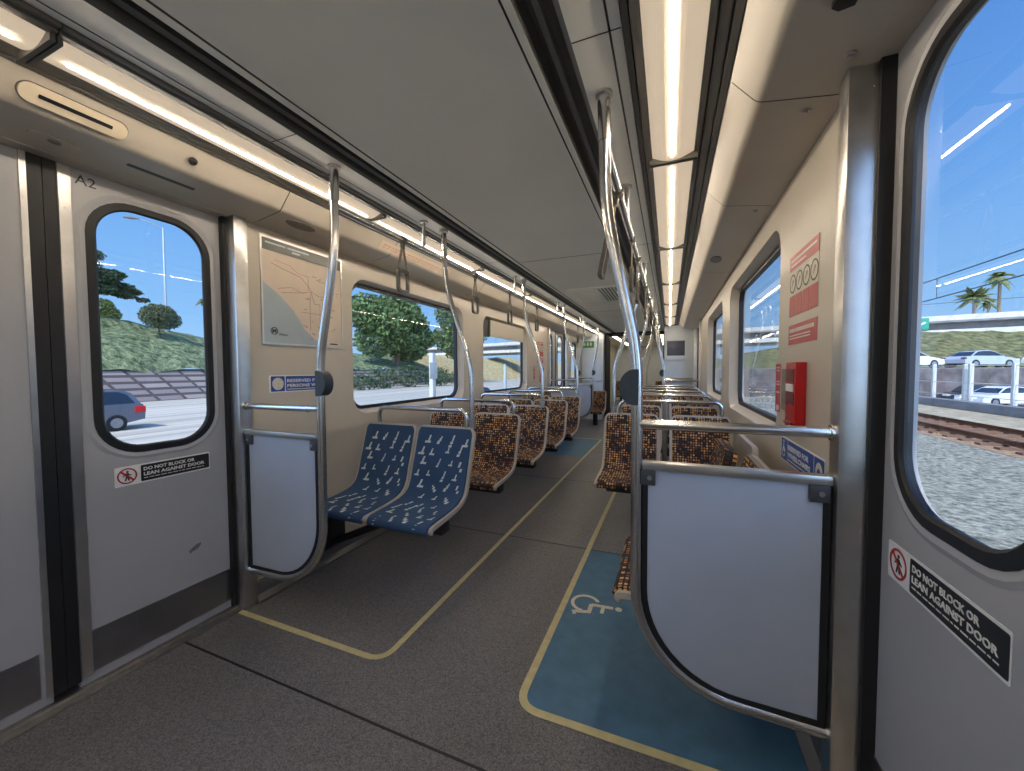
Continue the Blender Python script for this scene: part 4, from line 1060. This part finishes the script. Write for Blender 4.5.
# overpass crossing the whole scene
t = thing('overpass_bridge', 'long pale concrete overpass crossing behind the car park and the freeway', 'bridge', (62, 76, -1.2))
bridge = t
def bbox(x0, x1, y0, y1, z0, z1, name, m):
    bm = BM(); box(bm, x0, x1, y0, y1, z0, z1); return build(bm, name, m, t, smooth=0)
bbox(-120, 160, 76, 76.4, 8.65, 9.48, 'parapet', M_conc); bbox(-120, 160, 83.6, 84, 8.65, 9.48, 'parapet', M_conc)
bbox(-120, 160, 75.6, 84.4, 8.35, 8.65, 'deck', M_concd)
bbox(-120, 160, 77.2, 82.8, 7.2, 8.35, 'girder', M_concd)
bbox(-120, 160, 75.8, 77.0, 6.45, 7.25, 'edge_beam', M_conc)
bbox(-120, 160, 77.0, 83.0, 6.1, 6.5, 'soffit', M_concd)
for x in (-44, -14.5, 36.6, 88): bbox(x-.7, x+.7, 77.5, 81, -1.6, 6.1, 'pier', M_conc)
tf = thing('bridge_fence', 'thin mesh fence along the top of the overpass', 'fence', (62, 76, 9.48))
for x in range(30, 110, 6):
    bm = BM(); box(bm, x-.06, x+.06, 76.15, 76.27, 9.48, 11.5); build(bm, 'fence_post', M_wire, tf)
bm = BM(); box(bm, 30, 108, 76.18, 76.24, 11.42, 11.5); build(bm, 'top_rail', M_wire, tf)
t2 = thing('road_sign', 'small green road sign with a white blob on the overpass face', 'sign', (62, 76, 6.2))
bm = BM(); box(bm, 35.9, 37.3, 75.30, 75.4, 7.35, 9.2, .04); build(bm, 'board', mat('road_sign_green', srgb(20, 150, 118), .5, noise=(2, .05)), t2)
bm = BM(); plate(bm, [(36.25, 8.05), (36.4, 8.4), (36.75, 8.62), (37.0, 8.5), (36.85, 8.25), (36.55, 8.2), (36.4, 8.0)], [], 75.26, 75.30, lambda a, b, d: (a, d, b)); build(bm, 'white_symbol', M_letter, t2)
for o_ in (bridge, tf, t2): o_.rotation_euler.z = -.273

# raised street with retaining wall behind the car park
ax = Vector((.926, .377, 0)); nv = Vector((-.377, .926, 0))
def along(base, u, v, z): p = Vector((*base, 0))+ax*u+nv*v; return (p.x, p.y, z)
B0 = (22.5, 43.0)
bm = BM(); plate(bm, [(-22, 0), (60, 0), (60, 11), (-22, 11)], [], -1.8, 1.25, lambda a, b, d: along(B0, a, b, d)); struct(bm, 'raised_street', M_lot, smooth=0)
bm = BM(); plate(bm, [(-22, -.4), (60, -.4), (60, -.02), (-22, -.02)], [], -1.8, 1.20, lambda a, b, d: along(B0, a, b, d)); struct(bm, 'retaining_wall', mat('wall_shaded_stone', srgb(104, 96, 94), .9, noise=(1.3, .35)), smooth=0)  # the shade on this wall is put into its dark colour
# bank under the bridge
def grid(bm, nx, ny, f, mi=None):
    V = [[bm.verts.new(f(i/nx, j/ny)) for i in range(nx+1)] for j in range(ny+1)]
    for j in range(ny):
        for i in range(nx): bm.faces.new((V[j][i], V[j][i+1], V[j+1][i+1], V[j+1][i]))
    return V
from mathutils import noise as mn
def bankf(u, v):
    a = -22+82*u; h = 1.25+v*(1.0+4.2*min(1, max(0, (a+10)/22)))
    p = along(B0, a, 11+v*13, 0); return (p[0], p[1], h+.5*mn.noise(Vector((a*.4, v*6, 0)))*v)
bm = BM(); grid(bm, 60, 14, bankf); struct(bm, 'scrub_bank', M_scrub, normals=False)

# ------------------------------------------------------------------ cars
def car(label, paint, loc, rz, kind='sedan', group=None):
    t = thing('car', label, 'car', loc, rz, group)
    L2 = 2.25 if kind == 'sedan' else 2.3; hb = .86 if kind == 'sedan' else 1.0; ht = 1.43 if kind == 'sedan' else 1.68
    # +x is the front
    if kind == 'sedan':
        body = [(-L2, .38), (-L2-.02, .70), (-L2+.12, .92), (-1.5, .96), (-.9, .95), (.75, .93), (1.4, .86), (2.05, .72), (L2, .55), (L2, .32), (1.75, .26), (-1.7, .26)]
        cab = [(-1.72, .94), (-1.05, 1.36), (-.55, ht), (.15, ht-.01), (.45, 1.33), (1.10, .92)]
    else:
        body = [(-L2, .42), (-L2-.03, .80), (-L2+.06, 1.05), (-1.5, 1.07), (.85, 1.05), (1.5, .98), (2.1, .86), (L2, .65), (L2, .36), (1.75, .30), (-1.7, .30)]
        cab = [(-2.22, 1.05), (-1.98, 1.5), (-1.7, ht-.03), (-.6, ht), (.2, ht-.04), (.55, 1.46), (1.22, 1.04)]
    def wheelcut(p): return p
    bm = BM(); plate(bm, body, [], -.90, .90, lambda a, b, d: (a, d, b)); bmesh.ops.bevel(bm, geom=[e for e in bm.edges if len(e.link_faces) == 2 and e.calc_face_angle(0) > 1.2], offset=.07, segments=2, affect='EDGES')
    build(bm, 'body', paint, t, local=True)
    def prism(lp, w0, w1, zlo, zhi):
        bm = BM(); n = len(lp)
        wf = lambda z: w0+(w1-w0)*(z-zlo)/(zhi-zlo)
        A = [bm.verts.new((a, -wf(b), b)) for a, b in lp]; Bv = [bm.verts.new((a, wf(b), b)) for a, b in lp]
        bm.faces.new(A); bm.faces.new(Bv[::-1])
        for i in range(n): bm.faces.new((A[i], A[(i+1) % n], Bv[(i+1) % n], Bv[i]))
        return bm
    z0 = cab[0][1]
    build(prism(cab, .84, .60, z0, ht), 'cabin', paint, t, local=True)
    c = Vector((sum(p[0] for p in cab)/len(cab), 0)); 
    gl = [(a*.90+(-.02), z0+.05+(b-z0)*.80) for a, b in cab]
    build(prism(gl, .846, .648, z0, ht), 'side_windows', M_carglass, t, local=True)
    for (i, j, nm) in ((0, 1, 'rear_window'), (len(cab)-2, len(cab)-1, 'windscreen')):
        a, b = Vector(cab[i]), Vector(cab[j]); d = (b-a).normalized(); n = Vector((-d.y, d.x)); n = n if (n.x*(1 if i else -1)) > 0 else -n
        bm = BM(); q = []
        for p, k in ((a+d*.06, 1), (b-d*.06, 1), (b-d*.06, -1), (a+d*.06, -1)):
            w = .84+(.60-.84)*(p.y-z0)/(ht-z0)-.06; pp = p+n*.008; q.append(bm.verts.new((pp.x, k*w, pp.y)))
        bm.faces.new(q); build(bm, nm, M_carglass, t, local=True)
    for x in (-1.38, 1.38):
        for s in (-1, 1):
            bm = BM(); tube(bm, [(x, s*.72, .33), (x, s*.915, .33)], .33, 20); wl = build(bm, 'wheel', M_tire, t, local=True)
            bm = BM(); tube(bm, [(x, s*.90, .33), (x, s*.925, .33)], .20, 16); build(bm, 'hub', M_hub, wl, local=True)
    for s in (-1, 1):
        bm = BM(); zt = hb-.02 if kind == 'sedan' else hb-.06
        box(bm, -L2-.035, -L2+(.34 if kind == 'suv' else .10), min(s*.60, s*.915), max(s*.60, s*.915), zt-(.24 if kind == 'suv' else .12), zt+.02, .02); build(bm, 'tail_light', M_tail if kind == 'suv' else M_tail2, t, local=True)
        bm = BM(); box(bm, L2-.30, L2-.02, min(s*.55, s*.905), max(s*.55, s*.905), .60, .72, .02); build(bm, 'headlight', M_letter, t, local=True)
    return t
pw = lambda n, r, g, b: mat('paint_'+n, srgb(r, g, b), .25, noise=(2, .03), coat=.6)
P_white = pw('white', 224, 226, 228); P_grey = pw('grey', 92, 98, 110); P_blue = pw('blue', 84, 104, 136); P_silver = pw('silver', 176, 182, 190); P_dark = pw('dark', 52, 58, 70); P_beige = pw('beige', 190, 184, 172)
az = math.atan2(.377, .926)
# freeway car outside the left door (heading -Y)
car('dark grey car with red tail lamp on the freeway outside the left door', P_grey, (-21.6, 7.0, -1.2), -PI/2, 'suv')
car('pale blue car low in the second left window', P_blue, (-10.9, 20.2, -1.2), -PI/2, 'sedan')
# car park
p = along((20.3, 38.4), 2.2, .2, -1.55); car('white sedan parked behind the pale fence posts', P_white, p, az+PI, 'sedan')
p = along((20.3, 38.4), 3.0, 3.2, -1.55); car('dark car parked behind the white sedan', P_dark, p, az+PI, 'sedan')
for i_, (u, P_, k, lab) in enumerate(((-2.6, P_white, 'sedan', 'white sedan on the raised street, leftmost by the window edge'), (.7, P_beige, 'sedan', 'pale beige sedan second from left on the raised street'), (3.6, P_silver, 'sedan', 'silver sedan nearest the fence on the raised street'), (6.4, P_dark, 'sedan', 'dark blue sedan on the raised street before the white wagon'), (10.6, P_white, 'suv', 'tall white wagon on the raised street at the right'), (16, P_blue, 'suv', 'blue wagon on the raised street beyond the white one'))):
    car(lab, P_, along(B0, u-1.0+.35*(i_ % 2), 1.5+3.1*(i_ % 2), 1.25), az+PI if k == 'suv' else az, k)

# ------------------------------------------------------------------ hillside on the left
def crest(y): return 5.2+1.5*math.exp(-((y-17)/9)**2)-1.0*min(1, max(0, (y-24)/12))+.4*math.sin(y*.21)
bm = BM(); uvl = bm.loops.layers.uv.new('UVMap')
n = 62
A = [bm.verts.new((-39.0, -60+2*k, -1.25)) for k in range(n)]; Bv = [bm.verts.new((-41.2, -60+2*k, 1.45)) for k in range(n)]
for k in range(n-1):
    f = bm.faces.new((A[k], A[k+1], Bv[k+1], Bv[k]))
    for l, u in zip(f.loops, ((2*k, 0), (2*k+2, 0), (2*k+2, 3.4), (2*k, 3.4))): l[uvl].uv = u
# sheared so that the blocks lean
for f in bm.faces:
    for l in f.loops: l[uvl].uv.x += l[uvl].uv.y*.45
struct(bm, 'crib_wall', M_crib, normals=False)
def hillf(u, v):
    y = -60+122*u; x = -40.9-v*14; h = 1.3+(crest(y)-1.3)*min(1, v/.62)**.8+(v-.62)*1.0*(v > .62)
    return (x, y, h+.55*mn.noise(Vector((x*.35, y*.35, 1)))+.3*mn.noise(Vector((x*1.1, y*1.1, 3))))
bm = BM(); grid(bm, 130, 22, hillf); struct(bm, 'ivy_hillside', M_ivy, normals=False)
def dryf(u, v):
    y = 62+120*u; x = -38.9-v*16; h = -1.25+(crest(y)+1.6)*min(1, v/.7)+(v-.7)*3*(v > .7)
    return (x, y, h+.5*mn.noise(Vector((x*.25, y*.25, 1))))
bm = BM(); grid(bm, 60, 14, dryf); struct(bm, 'dry_slope', M_dry, normals=False)
def topf(u, v):
    y = -60+230*u; x = -52.5-v*60; return (x, y, crest(y)+.15+.5*mn.noise(Vector((x*.2, y*.2, 5))))
bm = BM(); grid(bm, 120, 10, topf); struct(bm, 'dry_hilltop', M_dry, normals=False)

def leaf_cloud(bm, c, rad, n, size, rnd, shell=.55):
    for _ in range(n):
        while True:
            v = Vector((rnd.uniform(-1, 1), rnd.uniform(-1, 1), rnd.uniform(-1, 1)))
            if shell < v.length < 1: break
        p = Vector(c)+Vector((v.x*rad[0], v.y*rad[1], v.z*rad[2])); nr = Vector((rnd.gauss(0, 1), rnd.gauss(0, 1), rnd.gauss(.4, 1))).normalized()
        a = nr.orthogonal().normalized(); b = nr.cross(a); ang = rnd.uniform(0, 6.28); a, b = a*math.cos(ang)+b*math.sin(ang), b*math.cos(ang)-a*math.sin(ang)
        s = size*rnd.uniform(.6, 1.3)
        bm.faces.new([bm.verts.new(p+q) for q in (a*s, b*s*.6, -a*s, -b*s*.6)])
def tree(name, label, base, blobs, mleaf, size, n, trunk, seed, group=None):
    rnd = random.Random(seed); t = thing(name, label, 'tree' if 'bush' not in name else 'bush', base, 0, group); b0 = Vector(base)
    bm = BM()
    for (x, y, z, rx, ry, rz_) in blobs:
        k = max(8, int(n*(rx*ry*rz_)**.66)); leaf_cloud(bm, b0+Vector((x, y, z)), (rx, ry, rz_), k, size, rnd, .35)
    build(bm, 'foliage', mleaf, t, smooth=0, normals=False)
    bm = BM(); 
    for (pts, r0, r1) in trunk:
        tube(bm, [b0+Vector(p) for p in pts], [r0+(r1-r0)*i/(len(pts)-1) for i in range(len(pts))], 8)
    build(bm, 'trunk', M_bark, t)
rnd = random.Random(21)
# hillside tree behind the door window
tree('hill_tree', 'dark spreading tree on the hill crest at the left edge of the door window', (-50.5, 18.0, 6.9), [(0, 0, 4.0, 1.7, 2.0, 1.2), (.3, 1.5, 3.4, 1.3, 1.7, .8), (0, 3.0, 2.7, 1.0, 1.5, .5), (.3, 2.0, 2.2, 1.2, 1.6, .5), (0, -1, 3.2, 1.5, 1.6, 1.0), (0, .2, 4.8, 1.0, 1.2, .6), (.2, 3.4, 1.9, .6, .9, .3), (0, 4.2, 2.4, .5, .8, .3), (0, 1.2, 5.4, .8, 1.0, .5), (-.3, 2.8, 3.9, .8, 1.0, .45), (0, 4.9, 1.7, .4, .6, .25)], M_pine, .15, 900, [([(0, 0, -.5), (.1, .2, 1.5), (0, .1, 3.6)], .22, .1), ([(.1, .2, 1.5), (.2, 1.4, 2.4), (.1, 3.2, 2.6)], .11, .04)], 1)
tree('hill_tree', 'small yellow green tree at the left edge of the door window below the dark tree', (-51.2, 20.0, 6.2), [(0, 0, 1.3, 1.0, 1.0, .9), (.2, .5, .7, .9, .9, .7)], M_yell, .12, 900, [([(0, 0, -.5), (0, 0, 1.4)], .12, .05)], 2)
tree('round_bush', 'rounded olive bush on the hill crest in the door window', (-46.6, 22.3, 5.4), [(0, 0, 1.3, 1.4, 1.5, 1.2), (.2, .5, .9, 1.2, 1.3, .9)], M_bushm, .11, 1500, [([(0, 0, -.4), (0, 0, 1.0)], .1, .05)], 3)
# big trees in the first left window
tree('large_tree', 'large bushy green tree filling the first left window', (-42.5, 53.0, 1.6), [(0, 0, 9.0, 4.2, 4.4, 3.6), (-1, -5.5, 8.5, 3.4, 3.4, 3.2), (-1, -4.0, 4.2, 3.0, 3.4, 2.4), (0, 3, 3.2, 3, 4, 2.0),  (1.5, -3.6, 6.8, 3.2, 3.4, 2.6), (0, 3.5, 7.5, 3.6, 3.4, 3.0), (1, 5.2, 5.2, 3, 2.6, 2.0), (1, -1, 4.6, 3.5, 3.6, 2.0), (.5, 1.0, 12.0, 2.4, 2.6, 1.8)], M_leaf, .34, 190, [([(0, 0, -1), (.2, .2, 4), (0, 0, 8)], .5, .25), ([(.2, .2, 4), (0, 3, 7)], .25, .1)], 4)
tree('large_tree', 'second green tree at the right of the first left window', (-37.5, 64, 1.0), [(0, 0, 11.0, 3.8, 4.4, 3.8), (0, 2, 4.5, 3.4, 4.0, 2.6), (1, 5, 8.0, 3.2, 3.2, 3.2),  (0, 3.0, 7.0, 3.2, 3.2, 2.6), (0, -3, 6, 3, 3, 2.4)], M_leaf, .30, 150, [([(0, 0, -1), (.2, .2, 4), (0, 0, 8)], .5, .25)], 5)
for i, (x, y, h, w_) in enumerate(((-36, 42, 1.9, 2.3), (-35.5, 47, 2.2, 2.4), (-35.8, 37.5, 1.4, 2.2), (-34, 52, 2.0, 2.8), (-33, 58, 1.8, 2.8))):
    labs = ['dark low shrub at the left below the big tree', 'dark shrub mass under the big tree crown', 'lowest dark shrub nearest the freeway edge', 'dark shrub right of the big tree trunk', 'farthest dark shrub by the overpass']
    tree('roadside_bush', labs[i]+' in the first left window', (x, y, -1.2), [(0, 0, h*.7, w_*.8, w_, h*.8)], M_pine, .22, 130, [([(0, 0, -.5), (0, 0, h*.6)], .1, .05)], 30+i)
# street lamp
t = thing('street_lamp', 'tall pale street lamp rising behind the round bush in the door window', 'street lamp', (-48.8, 24.0, 5.0))
bm = BM(); tube(bm, [(-48.8, 24.0, 5.0), (-48.7, 24.0, 16.1)], [.13, .08], 10); build(bm, 'pole', M_galv, t)
bm = BM(); tube(bm, [(-48.7, 24.0, 15.95), (-49.0, 23.2, 16.35), (-49.4, 22.4, 16.55)], [.07, .06, .05], 8); build(bm, 'arm', M_galv, t)
bm = BM(); tube(bm, [(-49.4, 22.4, 16.56), (-49.6, 21.9, 16.5), (-49.8, 21.3, 16.42)], [.06, .16, .10], 10); build(bm, 'lamp_head', M_concd, t)
def palm(label, x, y, z0, z1, r, seed, n=26, drop=.55):
    rnd = random.Random(seed); t = thing('palm_tree', label, 'palm tree', (x, y, z0))
    bm = BM(); tube(bm, [(x, y, z0), (x+.1, y, (z0+z1)/2), (x, y, z1)], [r*.12, r*.09, r*.08], 10); build(bm, 'trunk', M_palm, t)
    bm = BM()
    for k in range(n):
        a = rnd.uniform(0, 2*PI); el = rnd.uniform(-.6, 1.2); c = Vector((x, y, z1)); d = Vector((math.cos(a)*math.cos(el), math.sin(a)*math.cos(el), math.sin(el))); l = r*rnd.uniform(.8, 1.1)
        sd = d.cross(Vector((0, 0, 1))).normalized(); pv = None
        for q in range(6):
            tq = q/5; p = c+d*l*tq-Vector((0, 0, 1))*drop*l*tq*tq; wq = r*.17*math.sin(PI*min(1, tq*.9+.12)); 
            w_ = (bm.verts.new(p+sd*wq-Vector((0, 0, wq*.5))), bm.verts.new(p), bm.verts.new(p-sd*wq-Vector((0, 0, wq*.5))))
            if pv: bm.faces.new((pv[0], w_[0], w_[1], pv[1])); bm.faces.new((pv[1], w_[1], w_[2], pv[2]))
            pv = w_
    build(bm, 'crown', M_frond, t, smooth=0, normals=False)
palm('tall fan palm above the overpass at the far right', 71, 127, -1.5, 22.6, 3.6, 1, 26, .7)
palm('shorter bushy palm above the overpass left of the tall palm', 65.8, 125, -1.5, 18.0, 3.6, 2, 70, .3)
palm('small palm above the overpass between the two larger palms', 68.9, 126.5, -1.5, 16.6, 2.2, 4, 26, .6)
palm('slim distant palm at the right edge of the left door window', -78.3, 44.2, 5, 14.0, 1.3, 3, 22, .7)
# freeway furniture
bm = BM(); lp = [(-.30, 0), (.30, 0), (.30, .10), (.12, .32), (.08, .90), (-.08, .90), (-.12, .32), (-.30, .10)]
plate(bm, lp, [], -60, 120, lambda a, b, d: (-8.6+a, d, -1.2+b)); tag(build(bm, 'road_barrier', M_conc), 'long concrete road barrier between the railway and the freeway', 'barrier')
t = thing('roadside_post', 'white roadside post with plate in the first left window', 'post', (-8.1, 12.1, -1.2))
bm = BM(); box(bm, -8.18, -8.02, 12.0, 12.2, -1.2, 1.85, .02); build(bm, 'post', M_post, t); bm = BM(); box(bm, -8.0, -7.98, 11.75, 12.25, .9, 1.5, .01); build(bm, 'plate', M_post, t)
t = thing('roadside_post', 'white roadside post in the middle of the second left window', 'post', (-7.8, 18.2, -1.2))
bm = BM(); box(bm, -7.86, -7.74, 18.14, 18.26, -1.2, 1.45, .02); build(bm, 'post', M_galv, t); bm = BM(); box(bm, -7.84, -7.76, 18.16, 18.24, 1.45, 1.52, .02); build(bm, 'cap', M_galv, t)
#OUTSIDE_END

# ------------------------------------------------------------------ camera, light, world
cam = bpy.data.cameras.new('camera'); co = bpy.data.objects.new('camera', cam); link(co)
f_px, yaw, pitch, roll = 386.39, -.387026, -.039382, .0044733
cam.sensor_fit = 'HORIZONTAL'; cam.sensor_width = 36; cam.lens = 36*f_px/1024; cam.clip_start = .02; cam.clip_end = 2000
sy, cy, spi, cpi = math.sin(yaw), math.cos(yaw), math.sin(pitch), math.cos(pitch)
fw = Vector((sy*cpi, cy*cpi, spi)); rt = Vector((cy, -sy, 0)); dn_ = fw.cross(rt)
r2 = rt*math.cos(roll)+dn_*math.sin(roll); d2 = -rt*math.sin(roll)+dn_*math.cos(roll)
Mx = Matrix((r2, -d2, -fw)).transposed()
co.matrix_world = Matrix.Translation((0, 0, 1.2)) @ Mx.to_4x4()
sc = bpy.context.scene; sc.camera = co
sun = bpy.data.lights.new('sun', 'SUN'); sun.energy = 2.15; sun.angle = .009; sun.color = (1, .95, .86)
so = bpy.data.objects.new('sun', sun); link(so); so.rotation_euler = Vector((.06, -.62, .75)).to_track_quat('Z', 'Y').to_euler(); so.location = (0, -10, 30)
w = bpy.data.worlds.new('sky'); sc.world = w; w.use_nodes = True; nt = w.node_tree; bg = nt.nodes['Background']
tc = nd(nt, 'ShaderNodeTexCoord'); sx = nd(nt, 'ShaderNodeSeparateXYZ'); nt.links.new(tc.outputs['Generated'], sx.inputs[0])
rp = nd(nt, 'ShaderNodeValToRGB'); e = rp.color_ramp.elements
e[0].position = 0; e[0].color = (*srgb(176, 214, 255), 1); e[1].position = 1; e[1].color = (*srgb(64, 118, 200), 1)
for p, c in ((.12, (146, 200, 255)), (.35, (112, 172, 246)), (.6, (86, 146, 228))):
    q = e.new(p); q.color = (*srgb(*c), 1)
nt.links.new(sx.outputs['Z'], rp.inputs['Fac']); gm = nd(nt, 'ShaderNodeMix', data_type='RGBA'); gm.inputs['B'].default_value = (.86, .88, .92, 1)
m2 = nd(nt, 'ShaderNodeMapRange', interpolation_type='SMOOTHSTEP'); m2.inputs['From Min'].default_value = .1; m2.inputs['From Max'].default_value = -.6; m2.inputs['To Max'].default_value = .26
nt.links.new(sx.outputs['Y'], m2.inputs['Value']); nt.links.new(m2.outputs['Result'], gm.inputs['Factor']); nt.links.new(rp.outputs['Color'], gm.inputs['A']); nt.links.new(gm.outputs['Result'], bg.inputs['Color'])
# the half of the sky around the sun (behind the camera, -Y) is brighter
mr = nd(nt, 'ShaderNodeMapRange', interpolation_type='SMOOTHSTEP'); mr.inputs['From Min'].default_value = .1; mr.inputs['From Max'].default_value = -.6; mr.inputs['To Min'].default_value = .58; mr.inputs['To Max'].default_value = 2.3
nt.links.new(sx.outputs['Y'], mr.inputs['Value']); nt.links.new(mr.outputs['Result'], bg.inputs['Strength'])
vs = sc.view_settings; vs.view_transform = 'Standard'; vs.look = 'None'; vs.gamma = 1; vs.exposure = 0.8; vs.use_curve_mapping = False
